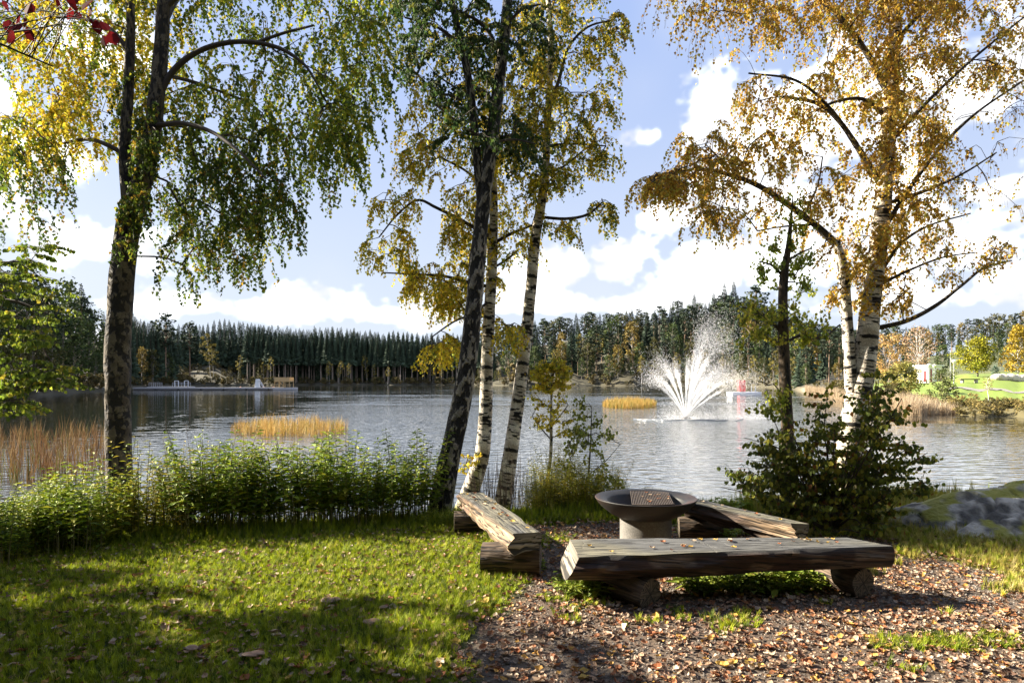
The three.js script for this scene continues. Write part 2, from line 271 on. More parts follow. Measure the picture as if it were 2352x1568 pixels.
function clumpTree(seed, { h = 16, crownFrom = 0.25, rad = 3.5, clumps = 24, cards = 42, size = 0.55, top = 1, colA, colB, bark = [0.2, 0.17, 0.14], trunkR = 0.2, multi = 1, lean = 0, limbs = true, shell = 0.7, clumpR = 0.34, flat = 0, droop = 0, stretch = 1 }) {
  const r = rng(seed), b = new MB(), t = new MB();
  const stems = [];
  for (let q = 0; q < multi; q++) {
    const a = r() * 6.28, sp = multi > 1 ? 0.5 + r() * 0.8 : 0, lx = Math.cos(a) * sp + lean * h, lz = Math.sin(a) * sp;
    const path = [V(lx * 0.05, -0.5, lz * 0.05), V(lx * 0.3 + (r() - 0.5) * 0.3, h * 0.33, lz * 0.3), V(lx * 0.7 + (r() - 0.5) * 0.4, h * 0.62, lz * 0.7), V(lx, h * 0.9, lz)];
    stems.push(path); t.tube(path, [trunkR, trunkR * 0.75, trunkR * 0.5, trunkR * 0.12], 7, { col: bark });
  }
  for (let k = 0; k < clumps; k++) {
    const f = (k + r()) / clumps, prof = Math.sin(Math.PI * Math.pow(clamp(f * 0.96 + 0.03), stretch)) ** 0.6, y = h * lerp(crownFrom, 0.96 * top, f), a = k * 2.4 + r(), rr = rad * prof * (shell + (1 - shell) * r()) * (0.55 + 0.45 * r());
    const st = stems[k % stems.length], ax = lerp(st[1].x, st[3].x, f), az = lerp(st[1].z, st[3].z, f);
    const c = V(ax + Math.cos(a) * rr, y, az + Math.sin(a) * rr), cr = rad * clumpR * (0.65 + r() * 0.7), g = 0.65 + r() * 0.7, hue = r();
    if (limbs) t.tube([V(ax * 0.8, Math.max(y - rr * 0.9, h * crownFrom * 0.7), az * 0.8), V((ax + c.x) / 2, y - rr * 0.25, (az + c.z) / 2), c], [trunkR * 0.32, trunkR * 0.2, 0.02], 4, { col: bark, cap: false });
    for (let q = 0; q < cards; q++) {
      const u = r() * 2 - 1, th = r() * 6.283, s = Math.sqrt(1 - u * u), rd = cr * Math.pow(r(), 0.45);
      const p = V(c.x + s * Math.cos(th) * rd, c.y + u * rd * (flat ? 0.45 : 0.8) - droop * rd * r(), c.z + s * Math.sin(th) * rd);
      const m = g * (0.8 + r() * 0.4), col = mixc(colA, colB, clamp(hue + (r() - 0.5) * 0.5)).map(x => x * m);
      card(b, p, size, r, col, flat && r() < 0.5);
    }
  }
  return { trunk: t.geo(), crown: b.geo(null, false) };
}
function proto(g, needles) { return { g, m: needles ? M.needle : M.foliage }; }
const P = {
  spruce: [1, 2, 3].map(k => proto(spruceGeo(k * 17, 0.06, 1 + k * 0.12), true)),
  tallSpruce: [4, 5, 6].map(k => proto(spruceGeo(k * 17, 0.42, 0.95), true)),
  pine: [7, 8, 9].map(k => proto(clumpTree(k * 31, { h: 22, crownFrom: 0.5, rad: 3.2, clumps: 22, cards: 46, size: 0.68, colA: [0.032, 0.052, 0.028], colB: [0.06, 0.085, 0.04], bark: [0.22, 0.15, 0.1], trunkR: 0.24, flat: 1, clumpR: 0.42 }), true)),
  olive: [1, 2, 3].map(k => proto(clumpTree(k * 41, { h: 16, crownFrom: 0.22, rad: 3.6, clumps: 28, cards: 38, size: 0.56, colA: [0.05, 0.06, 0.018], colB: [0.11, 0.10, 0.025], bark: [0.2, 0.18, 0.15], multi: 1 + k % 2 }))),
  green: [1, 2, 3].map(k => proto(clumpTree(k * 43 + 5, { h: 16, crownFrom: 0.15, rad: 4, clumps: 32, cards: 38, size: 0.56, colA: [0.032, 0.055, 0.02], colB: [0.075, 0.10, 0.025] }))),
  ochre: [1, 2].map(k => proto(clumpTree(k * 47 + 9, { h: 16, crownFrom: 0.28, rad: 3.4, clumps: 28, cards: 46, size: 0.5, colA: [0.14, 0.10, 0.025], colB: [0.25, 0.19, 0.045], bark: [0.42, 0.4, 0.37], trunkR: 0.14 }))),
  thinBirch: [1, 2, 3].map(k => proto(clumpTree(k * 53 + 3, { h: 15, crownFrom: 0.42, rad: 2.1, clumps: 16, cards: 34, size: 0.42, colA: [0.13, 0.11, 0.03], colB: [0.26, 0.22, 0.05], bark: [0.34, 0.33, 0.31], trunkR: 0.09, lean: (k - 2) * 0.1 }))),
  shore: [1, 2, 3].map(k => proto(clumpTree(k * 61 + 1, { h: 1.6, crownFrom: 0.05, rad: 1.1, clumps: 16, cards: 34, size: 0.18, colA: [0.12, 0.11, 0.03], colB: [0.30, 0.23, 0.08], bark: [0.14, 0.11, 0.08], trunkR: 0.02, multi: 4 }))),
  shrub: [1, 2, 3].map(k => proto(clumpTree(k * 59 + 1, { h: 2.6, crownFrom: 0.12, rad: 1.5, clumps: 13, cards: 26, size: 0.34, colA: [0.055, 0.06, 0.02], colB: [0.14, 0.105, 0.035], bark: [0.14, 0.11, 0.08], trunkR: 0.035, multi: 3 }))),
};
const LAB = {
  spruce: ['spruce_tree', 'dark green spruce in the far forest', 'tree', 'spruces of the forest across the lake'],
  tallSpruce: ['tall_spruce_tree', 'bare stemmed tall spruce on the far shore', 'tree', 'bare stemmed spruces along the far shore'],
  pine: ['pine_tree', 'pine with clumped crown on the wooded hill', 'tree', 'pines on the wooded hill'],
  olive: ['leafy_tree', 'olive brown leafy tree in the far wood', 'tree', 'olive leafy trees below the hill'],
  green: ['green_leafy_tree', 'dark green round leafy tree in the far wood', 'tree', 'green leafy trees along the far bank'],
  ochre: ['autumn_tree', 'ochre autumn tree among far conifers', 'tree', 'ochre trees among the conifers'],
  thinBirch: ['slender_birch_tree', 'slender pale stemmed birch on the far shore', 'tree', 'slender birches on the far shore'],
  shrub: ['bank_shrub', 'low brownish shrub on the far bank', 'shrub', 'shrubs along the far bank'],
};
function zoneOf(p) { const u = CX + p.x / -p.z * F; return [[300, 'past the dark slope'], [400, 'behind the old jetty'], [560, 'above the brushy clearing'], [700, 'behind the diving tower'], [860, 'between tower and leaning birches'], [1010, 'left of the leaning birches'], [1260, 'behind the leaning birches'], [1400, 'behind the golden sapling'], [1510, 'behind the orange reed island'], [1650, 'behind the fountain'], [1780, 'behind the slide raft'], [1900, 'behind the dark alder'], [2060, 'behind the golden birch'], [2180, 'behind the white hut'], [2310, 'behind the maple'], [9e9, 'behind the boulder wall']].find(q => u < q[0])[1]; }
function plantTree(kind, r, pos, height, over) {
  const zoned = !over || over[4];
  const [name, label, cat, group] = over || LAB[kind], list = P[kind], k = r() * list.length | 0, pr = list[k];
  const z = zoned ? zoneOf(pos) : null, o = thing(name, z ? label + ' ' + z : label, cat, pos, z ? group + ' ' + z : group);
  part('trunk', pr.g.trunk, M.wood, o); part('crown', pr.g.crown, pr.m, o);
  pr.g.crown.boundingBox || pr.g.crown.computeBoundingBox();
  const s = height / pr.g.crown.boundingBox.max.y; o.scale.set(s * (0.9 + r() * 0.25), s, s * (0.9 + r() * 0.25)); o.rotation.y = r() * 6.28;
  return o;
}
const reach = (u, v, d) => EYE + (HZ - v) / F * d;   // height of what shows at row v and distance d
// dense spruce stand straight across the lake
const topA = [[290, 718], [345, 735], [400, 742], [450, 745], [500, 732], [560, 738], [640, 748], [700, 752], [760, 748], [820, 752], [880, 760], [940, 761], [1000, 764], [1110, 768]];
{
  const r = rng(101);
  [[8, 0.84, 13, 'tallSpruce'], [15, 0.92, 11, 'tallSpruce'], [23, 0.97, 13, 'spruce'], [33, 1, 11, 'spruce']].forEach(([back, f, step, kind], row) => {
    for (let u = 300; u < 1110; u += step * (0.7 + r() * 0.6)) {
      const clear = u > 395 && u < 560; if (clear && row < 2) continue;
      const d = shoreAt(u) + back * (clear ? 1.9 : 1) + r() * 6, p = onLand(u, d), top = lerp(872, table(topA, u), f) + (r() - 0.35) * 9;
      const h = reach(u, top, d) - p.y; if (h > 6) plantTree(u < 400 ? 'spruce' : kind, r, p, h);
    }
  });
  for (let k = 0; k < 16; k++) { const u = 560 + r() * 530, d = shoreAt(u) + 2 + r() * 4, p = onLand(u, d); plantTree('thinBirch', r, p, 6 + r() * 8); }
  for (let k = 0; k < 90; k++) { const u = 300 + r() * 800, d = shoreAt(u) + 1 + r() * 3, p = onLand(u, d); plantTree('shrub', r, p, 1.5 + r() * 2); }
  for (let k = 0; k < 90; k++) { const u = 400 + r() * 160, d = shoreAt(u) + 4 + r() * 40, p = onLand(u, d); plantTree('shrub', r, p, 1 + r() * 1.6, ['clearing_shrub', 'low brown shrub growing in the brushy clearing above the dock', 'shrub', 'shrubs in the brushy clearing']); }
  for (const [u, top, k] of [[325, 795, 'ochre'], [350, 800, 'olive'], [385, 805, 'green'], [492, 788, 'thinBirch'], [485, 765, 'thinBirch'], [545, 815, 'thinBirch'], [620, 818, 'thinBirch'], [600, 820, 'olive'], [380, 716, 'pine'], [435, 736, 'pine'], [550, 850, 'olive']]) { const d = shoreAt(u) + 8, p = onLand(u, d); plantTree(k, r, p, reach(u, top, d) - p.y); }
}
// wooded hill to the right
const topB = [[1080, 772], [1140, 748], [1210, 740], [1300, 722], [1400, 716], [1500, 702], [1560, 692], [1620, 690], [1690, 672], [1740, 690], [1780, 704], [1850, 735], [1920, 748], [1990, 758]];
{
  const r = rng(202);
  [[4, 0.34, 22], [12, 0.52, 20], [24, 0.70, 20], [40, 0.84, 19], [58, 0.95, 17], [76, 1, 15]].forEach(([back, f, step], row) => {
    for (let u = 1085; u < 2000; u += step * (0.65 + r() * 0.7)) {
      const d = shoreAt(u) + back * (u > 1800 ? 0.8 : 1) + r() * 9 + (u > 1860 ? 110 : 0), p = onLand(u, d), top = lerp(880, table(topB, u), f) + (r() - 0.4) * (row < 4 ? 34 : 16);
      let h = reach(u, top, d) - p.y; if (h < 4) continue; h = Math.min(h, 30);
      const q = r(); let k = row < 1 ? (q < 0.5 ? 'olive' : q < 0.75 ? 'green' : q < 0.9 ? 'thinBirch' : 'shrub') : row < 3 ? (q < 0.40 ? 'pine' : q < 0.60 ? 'spruce' : q < 0.74 ? 'olive' : q < 0.94 ? 'green' : q < 0.97 ? 'ochre' : 'thinBirch') : (q < 0.48 ? 'spruce' : q < 0.84 ? 'pine' : q < 0.90 ? 'olive' : q < 0.93 ? 'ochre' : 'green');
      plantTree(k, r, p, h);
    }
  });
  for (const [u, top, k, b] of [[1452, 736, 'ochre', 22], [1420, 790, 'ochre', 10], [1290, 780, 'ochre', 16], [1664, 648, 'spruce', 70], [1686, 642, 'spruce', 66], [1736, 652, 'pine', 60], [1640, 668, 'spruce', 72], [1595, 676, 'spruce', 75], [1350, 770, 'pine', 16], [1370, 745, 'pine', 30]]) { const d = shoreAt(u) + b, p = onLand(u, d); plantTree(k, r, p, reach(u, top, d) - p.y); }
  for (let k = 0; k < 34; k++) { const u = 1090 + r() * 700, d = shoreAt(u) + 0.8 + r() * 2, p = onLand(u, d); plantTree(k % 3 ? 'shrub' : 'thinBirch', r, p, k % 3 ? 1.5 + r() * 3 : 6 + r() * 6); }
}
// wooded slope on the left
const topC = [[-600, 480], [-100, 590], [60, 615], [130, 640], [170, 640], [205, 684], [240, 704], [300, 722]];
{
  const r = rng(303), lab = ['dark_slope_tree', 'shaded tree on the dark wooded slope behind the left hand reeds', 'tree', 'trees on the dark wooded slope'];
  const L = { spruce: ['slope_spruce_tree', 'shaded spruce on the slope beside the left hand inlet', 'tree', 'spruces on the shaded slope'], green: ['slope_leafy_tree', 'dark leafy tree on the shaded slope beside the left hand inlet', 'tree', 'leafy trees on the shaded slope'] }; L.olive = L.green; L.pine = L.spruce;
  for (let k = 0; k < 40; k++) { const u = 20 + r() * 290, d = shoreAt(u) + 0.5 + r() * 5; plantTree('shrub', r, onLand(u, d), 1.2 + r() * 2, ['inlet_shrub', 'dark shrub at the water edge of the left hand inlet', 'shrub', 'shrubs along the left hand inlet']); }
  [[3, 0.45, 40], [12, 0.7, 34], [24, 0.88, 28], [38, 1, 24]].forEach(([back, f, step], row) => {
    for (let u = -420; u < 305; u += step * (0.65 + r() * 0.7)) {
      const d = shoreAt(u) + back + r() * 6, p = onLand(u, d), top = lerp(885, table(topC, u), f) + (r() - 0.4) * 30, h = Math.min(24, reach(u, top, d) - p.y); if (h < 3) continue;
      const q = r(), k = row < 2 ? (q < 0.6 ? 'green' : q < 0.85 || u < 90 ? 'olive' : 'spruce') : (q < 0.45 && u > 90 ? 'spruce' : q < 0.65 ? 'pine' : 'green');
      plantTree(k, r, p, h, L[k]);
    }
  });
}
// distant hill behind the park
const topD = [[1880, 752], [1990, 757], [2050, 747], [2130, 742], [2200, 736], [2260, 726], [2352, 712], [2700, 690]];
{
  const r = rng(404), L = ['hill_tree', 'sunlit tree on the distant park hill', 'tree', 'trees on the distant park hill', 1];
  [[150, 0.3, 26], [190, 0.48, 26], [225, 0.68, 26], [262, 0.86, 22], [300, 1, 17]].forEach(([d0, f, step], row) => {
    for (let u = 1900; u < 2560; u += step * (0.65 + r() * 0.7)) {
      const d = d0 + r() * 20, p = onLand(u, d), top = lerp(868, table(topD, u), f) + (r() - 0.4) * (row < 3 ? 18 : 9), h = Math.min(22, reach(u, top, d) - p.y); if (h < 3) continue;
      const q = r(); plantTree(q < 0.35 ? 'pine' : q < 0.6 ? 'spruce' : q < 0.8 ? 'green' : q < 0.92 ? 'olive' : 'ochre', r, p, h, L);
    }
  });
}
// unseen trees behind and beside the camera, added to dim light on near things
{
  const r = rng(505), L = ['added_wood_tree', 'unseen tree added behind the lawn to dim the light', 'tree', 'unseen trees added behind the lawn'];
  for (let k = 0; k < 44; k++) { const a = k < 14 ? lerp(0.15, 3.0, (k + r() * 0.6) / 14) : lerp(-0.25, 3.3, (k - 14 + r() * 0.6) / 30), R = k < 14 ? 7 + r() * 3 : 13 + r() * 16; const x = Math.cos(a) * R * 1.1, z = Math.sin(a) * R + 3; plantTree(k < 14 || r() < 0.5 ? 'green' : r() < 0.5 ? 'spruce' : 'olive', r, V(x, nearH(clamp(x, -60, 60), Math.max(z, 0)) - 0.05, z), (k < 14 ? 13 : 12) + r() * 7, L); }
}

// ---------------------------------------------------------------- the lake
{
  const N = 1024, TILE = 12, r = rng(77), cosT = new Float32Array(N); for (let i = 0; i < N; i++) cosT[i] = Math.cos(i / N * 2 * Math.PI);
  function waves(count, kmin, kmax, spread, pw) {
    const h = new Float32Array(N * N);
    for (let q = 0; q < count; q++) {
      const k = kmin * Math.pow(kmax / kmin, r()), a = Math.PI / 2 + 0.25 + (r() + r() - 1) * spread, kx = Math.round(k * Math.cos(a)), ky = Math.round(k * Math.sin(a)), ph = r() * N | 0, amp = Math.pow(k, -pw);
      for (let j = 0; j < N; j++) { let t = (ky * j + ph) & (N - 1); for (let i = 0; i < N; i++) { h[j * N + i] += amp * cosT[t]; t = (t + kx) & (N - 1); } }
    }
    let lo = 1e9, hi = -1e9, s = 0; for (const x of h) { lo = Math.min(lo, x); hi = Math.max(hi, x); }
    for (let j = 0; j < N; j++) for (let i = 0; i < N - 1; i++) { const d = h[j * N + i + 1] - h[j * N + i], e = h[((j + 1) & (N - 1)) * N + i] - h[j * N + i]; s += d * d + e * e; }
    const slope = Math.sqrt(s / N / N) / (hi - lo) / (TILE / N);
    return { t: texture(N, N, (u, v, i, j) => (h[j * N + i] - lo) / (hi - lo), { srgb: false, float: true }), slope };
  }
  const a = waves(80, 16, 120, 1.1, 1.3), b = waves(40, 6, 40, 0.9, 1.2);
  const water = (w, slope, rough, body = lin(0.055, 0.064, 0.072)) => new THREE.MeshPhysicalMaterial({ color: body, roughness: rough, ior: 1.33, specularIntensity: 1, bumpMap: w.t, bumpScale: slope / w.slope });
  const mats = [water(b, 0.012, 0.02, lin(0.012, 0.014, 0.012)), water(a, 0.04, 0.05, lin(0.022, 0.026, 0.026)), water(a, 0.052, 0.07), water(a, 0.10, 0.14)];  // paler colour on ruffled water stands in for brighter sky reflection
  const zs = [], xs = []; for (let d = 7; d < 345; d *= 1 + Math.min(0.016, 0.6 / d + 0.002)) zs.push(-d);
  for (let x = -330; x <= 330;) { xs.push(x); x += Math.abs(x) < 30 ? 0.7 : 1.6; }
  const m = new MB(), groups = [[], [], [], []];
  for (const z of zs) for (const x of xs) m.v(x, WATER, z, 0, 1, 0, x / TILE, -z / TILE);
  // where the wind ruffles the water: lower edge of the sheltered water for each direction
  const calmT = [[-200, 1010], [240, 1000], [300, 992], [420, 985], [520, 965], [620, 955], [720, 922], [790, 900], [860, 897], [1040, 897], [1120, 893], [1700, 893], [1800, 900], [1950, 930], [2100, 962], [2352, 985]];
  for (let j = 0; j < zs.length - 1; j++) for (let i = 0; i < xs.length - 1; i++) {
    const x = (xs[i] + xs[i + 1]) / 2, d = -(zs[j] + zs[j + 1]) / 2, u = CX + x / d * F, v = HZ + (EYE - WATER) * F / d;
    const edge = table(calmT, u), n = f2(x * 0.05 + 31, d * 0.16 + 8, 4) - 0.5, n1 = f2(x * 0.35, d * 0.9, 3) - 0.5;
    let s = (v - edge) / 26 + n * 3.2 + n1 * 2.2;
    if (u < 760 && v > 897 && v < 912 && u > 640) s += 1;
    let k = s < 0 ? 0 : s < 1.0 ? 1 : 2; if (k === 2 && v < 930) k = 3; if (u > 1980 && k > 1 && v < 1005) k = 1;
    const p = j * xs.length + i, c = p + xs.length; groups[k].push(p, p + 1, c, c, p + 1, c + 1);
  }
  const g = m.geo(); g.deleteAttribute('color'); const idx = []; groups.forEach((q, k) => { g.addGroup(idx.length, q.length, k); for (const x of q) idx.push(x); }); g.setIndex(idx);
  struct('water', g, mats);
}
// reed beds: many thin stems, one mass each
function reedBed(label, cells, n, hgt, pal, seed, name = 'reed_bed') {
  const r = rng(seed), L = new Leaves(), b = new MB();
  for (let q = 0; q < 5; q++) { const a = q * 1.3, w = 0.006, lx = (r() - 0.5) * 0.35, lz = (r() - 0.5) * 0.35, ox = (r() - 0.5) * 0.1, oz = (r() - 0.5) * 0.1, ca = Math.cos(a) * w, sa = Math.sin(a) * w, h = 0.7 + r() * 0.3, k = b.count; b.v(ox - ca, 0, oz - sa); b.v(ox + ca, 0, oz + sa); b.v(ox + lx * 0.35 + ca, h * 0.6, oz + lz * 0.35 + sa); b.v(ox + lx * 0.35 - ca, h * 0.6, oz + lz * 0.35 - sa); b.v(ox + lx, h, oz + lz); b.tri(k, k + 1, k + 2); b.tri(k, k + 2, k + 3); b.tri(k + 3, k + 2, k + 4); }
  const g = b.geo(null, false); g.deleteAttribute('color');
  for (let k = 0; k < n; k++) { const [x, z, s] = cells(r); const h = hgt * s * (0.75 + r() * 0.5), w = 0.7 + r() * 0.8; L.addQ(V(x, WATER - 0.05, z), _q.setFromEuler(_e.set((r() - 0.5) * 0.15, r() * 6.28, (r() - 0.5) * 0.15)), _s.set(w, h, w), pick(r, pal)); }
  const o = thing(name, label, 'reeds'); L.build('stems', g, leafMat(0.25), o); return o;
}
const bedAt = (u0, u1, v0, v1) => r => { let a, q; do { a = r() * 2 - 1; q = r() * 2 - 1; } while (a * a + q * q > 1); const p = onPlane(lerp(u0, u1, 0.5 + a / 2), lerp(v0, v1, 0.5 + q / 2), WATER); return [p.x, p.z, (1 - 0.25 * (a * a + q * q)) * (0.6 + 0.5 * r())]; };
reedBed('golden reed patch standing in open water beside the dark forest reflection', bedAt(528, 800, 975, 1004), 520, 0.86, [[0.42, 0.26, 0.07, 3], [0.30, 0.24, 0.07, 1], [0.5, 0.36, 0.14, 1]], 61);
reedBed('small dense orange reed island near the fountain', bedAt(1384, 1508, 926, 939), 1500, 1.05, [[0.40, 0.25, 0.06, 3], [0.24, 0.22, 0.05, 1.5], [0.5, 0.36, 0.14, 1]], 62);
reedBed('tall brown reeds in the shallows beside the thick dark birch', r => { const u = -160 + Math.pow(r(), 0.8) * 415, v = lerp(1000, 1120, r()) - Math.max(0, u - 120) * 0.12 + 0.0 * u, p = onPlane(u, v, WATER); return [p.x, p.z, 0.6 + 0.5 * r()]; }, 330, 1.15, [[0.15, 0.08, 0.035, 3], [0.22, 0.14, 0.055, 2], [0.12, 0.12, 0.035, 1]], 63);
reedBed('pale tan reed belt along the sandy park shore', r => { const u = 1850 + Math.pow(r(), 1.15) * 350, s = shoreAt(u), d = s - 6 * (1 - smooth(2060, 2200, u)) - 0.5 + r() * 6; return [(u - CX) / F * d, -d, (0.7 + 0.4 * r()) * (1 - 0.45 * smooth(2080, 2200, u))]; }, 5600, 1.45, [[0.42, 0.33, 0.22, 3], [0.33, 0.24, 0.15, 2], [0.5, 0.42, 0.29, 1]], 64);

// fountain
{
  const base = onPlane(1575, 961, WATER), o = thing('fountain', 'white water fountain spraying in the open lake', 'fountain', base), r = rng(88);
  const noz = new MB(); noz.tube([V(0, -0.15, 0), V(0, 0.05, 0), V(0, 0.1, 0)], [0.35, 0.33, 0.12], 14, { col: [0.05, 0.05, 0.055] }); part('nozzle', noz.geo(), mat({ vertexColors: true, roughness: 0.5 }), o);
  const G = 9.8, wind = 1.15, drop = new THREE.TetrahedronGeometry(1, 0); drop.deleteAttribute('uv'); drop.deleteAttribute('normal');
  const white = new THREE.MeshPhysicalMaterial({ color: 0xffffff, roughness: 0.6, transmission: 0.35, thickness: 0 });
  const jets = [];
  for (let k = 0; k < 11; k++) { const a = k / 11 * 6.283 + r() * 0.2, el = 1.0 + r() * 0.2; jets.push([Math.cos(a), Math.sin(a), el, 7.6 + r() * 1.4, 1.5]); }
  for (let k = 0; k < 7; k++) { const a = k / 7 * 6.283, el = 1.2 + r() * 0.12; jets.push([Math.cos(a), Math.sin(a), el, 8.2 + r() * 0.8, 1]); }
  jets.push([1, 0.2, 1.45, 10.7, 3.4], [1, -0.3, 1.38, 10.3, 3], [1, 0.1, 1.30, 10.0, 2.4], [1, 0, 0.92, 8.9, 1.6], [1, 0.3, 0.82, 9.0, 1.3], [0.9, -0.4, 0.88, 8.8, 1.2]);
  for (const [cx, cz, el, sp, w] of jets) {
    const L = new Leaves(), T = 2 * sp * Math.sin(el) / G, n = 1500 * w | 0;
    for (let k = 0; k < n; k++) {
      const f = Math.pow(r(), 0.9) * 0.56, t = f * T, j = (0.02 + 0.42 * f * f + 0.06 * f), s2 = sp * (1 + (r() - 0.5) * j * 1.3), e2 = el + (r() + r() - 1) * j * 0.9, az = (r() + r() - 1) * j * 1.1;
      const hx = Math.cos(e2) * s2, dx = cx * Math.cos(az) - cz * Math.sin(az), dz = cx * Math.sin(az) + cz * Math.cos(az), drag = 1 - 0.12 * f;
      const y = s2 * Math.sin(e2) * t - 0.5 * G * t * t + 0.05; if (y < 0) continue;
      const p = V(dx * hx * t * drag + wind * f * f * t * (0.4 + r()) * 0.9, y * (0.98 + r() * 0.04), dz * hx * t * drag);
      const s = 0.008 + 0.012 * r() * r() + (f < 0.25 ? 0.006 : 0); L.add(p, r() * 6, r() * 6, 0, s, [1, 1, 1]);
    }
    L.build('jet', drop, white, o);
  }
  const mist = new Leaves();
  for (let k = 0; k < 26000; k++) { const x = Math.pow(r(), 0.8) * 6.5 - 1.5, top = 2.6 * Math.exp(-Math.pow((x - 1.6) / 2.4, 2)) + 0.9; mist.add(V(x + (r() - 0.5), r() * r() * top, (r() - 0.5) * 3.5), r() * 6, r() * 6, 0, 0.006 + 0.008 * r(), [1, 1, 1]); }
  mist.build('mist', drop, white, o);
  const rings = new MB();
  for (const [R, a0, a1, hh] of [[1.9, 0.2, 2.6, 0.05], [2.7, 0.6, 1.5, 0.05], [2.6, 1.9, 2.9, 0.05], [1.6, 3.4, 5.9, 0.04], [3.3, 0.1, 0.9, 0.04], [3.2, 2.3, 3.3, 0.04]]) { const p = [], q = []; for (let k = 0; k <= 24; k++) { const a = lerp(a0, a1, k / 24), rr = R + 0.12 * Math.sin(a * 9); p.push(V(Math.cos(a) * rr, 0.0, Math.sin(a) * rr)); q.push(hh * Math.sin(k / 24 * Math.PI) + 0.004); } rings.tube(p, q, 8); }
  const rg = rings.geo(); rg.deleteAttribute('color'); part('ripple_ring', rg, new THREE.MeshPhysicalMaterial({ color: lin(0.12, 0.13, 0.14), roughness: 0.2, ior: 1.33 }), o);
}
// floating dock, diving tower, slide stand
{
  const grey = mat({ color: lin(0.34, 0.35, 0.38) }), dark = mat({ color: lin(0.09, 0.09, 0.1) }), wood = mat({ color: lin(0.40, 0.29, 0.15) }), pale = mat({ color: lin(0.62, 0.66, 0.72) });
  const box = (sx, sy, sz, x, y, z) => { const g = new THREE.BoxGeometry(sx, sy, sz); g.translate(x, y, z); return g; };
  const d = 163, at = (u) => (u - CX) / F * d, W = WATER, S = d / F;
  const dock = thing('floating_dock', 'long low grey floating dock reaching out from the left shore', 'dock', V(at(310), W, -d));
  let x = 0; const L = (672 - 310) * S;
  for (let k = 0; k < 7; k++) { const w = L / 7; part('deck_section', box(w - 0.08, 0.34, 2.4, x + w / 2, 0.42, 0), grey, dock); part('float', box(w - 0.5, 0.34, 2.0, x + w / 2, 0.08, 0), dark, dock); x += w; }
  const left = thing('dock_platform', 'older dark jetty platform with railings at the landward dock end', 'jetty', V(at(316), W, -d - 6));
  part('deck', box(10, 0.35, 4, 5, 0.55, 0), grey, left); part('front_beam', box(10, 0.5, 0.2, 5, 0.2, 2), dark, left);
  for (const [rx, w] of [[6.2, 4.4], [0.4, 3.2]]) { const b = new MB(); for (let k = 0; k <= 6; k++) b.box(rx + k * w / 6, 1.2, 1.8, 0.08, 1.0, 0.08); b.box(rx + w / 2, 1.7, 1.8, w, 0.1, 0.12); b.box(rx + w / 2, 1.3, 1.8, w, 0.08, 0.08); part('railing', b.geo(), grey, left); }
  for (const sx of [6.9, 9.3]) { const b = new MB(); b.box(sx, 1.45, 2.2, 0.14, 1.5, 0.14); b.box(sx + 0.9, 1.45, 2.2, 0.14, 1.5, 0.14); b.box(sx + 0.45, 2.15, 2.2, 0.9, 0.14, 0.14); part('ladder_frame', b.geo(), pale, left); }
  const stand = thing('slide_stand', 'pale grey triangular slide stand on the long dock', 'slide', V(at(587), W + 0.6, -d));
  const sh = new THREE.Shape(); sh.moveTo(0, 0); sh.lineTo(1.1, 0); sh.lineTo(0.85, 2.0); sh.lineTo(0.3, 2.0); sh.closePath(); part('panel', new THREE.ExtrudeGeometry(sh, { depth: 0.9, bevelEnabled: false }), pale, stand);
  for (const k of [0, 0.8]) { const b = new MB(); b.tube([V(0.85, 1.95, k), V(2.0, 0, k)], [0.06, 0.06], 5); part('rail', b.geo(), pale, stand); }
  for (let k = 0; k < 5; k++) part('step', box(0.2, 0.06, 0.8, 1.0 + k * 0.2, 1.6 - k * 0.36, 0.4), grey, stand);
  const tower = thing('diving_tower', 'wooden two level diving tower at the outer end of the dock', 'diving tower', V(at(634), W, -d));
  const TW = 38 * S;
  part('base_deck', box(TW * 1.18, 0.5, 4, TW * 0.56, 0.3, 0), grey, tower);
  part('upper_deck', box(TW * 0.92, 0.14, 3.2, TW * 0.48, 2.0, 0), wood, tower);
  for (let k = 0; k < 8; k++) { part('parapet_board', box(TW * 0.92 / 8 - 0.02, 0.9, 0.06, TW * 0.02 + TW * 0.92 / 8 * (k + 0.5), 2.55, 1.6), wood, tower); part('parapet_board', box(TW * 0.92 / 8 - 0.02, 0.9, 0.06, TW * 0.02 + TW * 0.92 / 8 * (k + 0.5), 2.55, -1.6), wood, tower); }
  for (const px_ of [0.04, 0.33, 0.66, 0.92]) for (const z of [-1.5, 1.5]) part('post', box(0.12, 1.9, 0.12, TW * px_, 1.2, z), wood, tower);
  const st = new MB(); for (let k = 0; k < 9; k++) st.box(TW * 0.33 + k * 0.16, 1.95 - k * 0.17, 1.75, 0.2, 0.05, 0.7); st.tube([V(TW * 0.3, 2.7, 2.1), V(TW * 0.75, 1.3, 2.1)], [0.04, 0.04], 4); st.tube([V(TW * 0.3, 2.05, 2.1), V(TW * 0.75, 0.55, 2.1)], [0.07, 0.07], 4); part('stairs', st.geo(), wood, tower);
  const lr = new MB(); for (let k = 0; k <= 12; k++) lr.box(-0.4 + k * TW * 1.12 / 12, 0.9, 1.98, 0.06, 0.75, 0.06); lr.box(TW * 0.5, 1.28, 1.98, TW * 1.14, 0.1, 0.08); part('railing', lr.geo(), wood, tower);
  for (const [u, dd] of [[552, 210], [606, 205], [628, 212]]) single('marker_buoy', new THREE.LatheGeometry([[0, -0.15], [0.2, -0.08], [0.25, 0.05], [0.18, 0.22], [0.06, 0.3], [0, 0.3]].map(p => new THREE.Vector2(...p)), 10), mat({ color: lin(0.5, 0.22, 0.12) }), 'small round orange swimming buoy behind the dock', 'buoy', V((u - CX) / F * dd, W + 0.05, -dd), 'swimming buoys behind the dock');
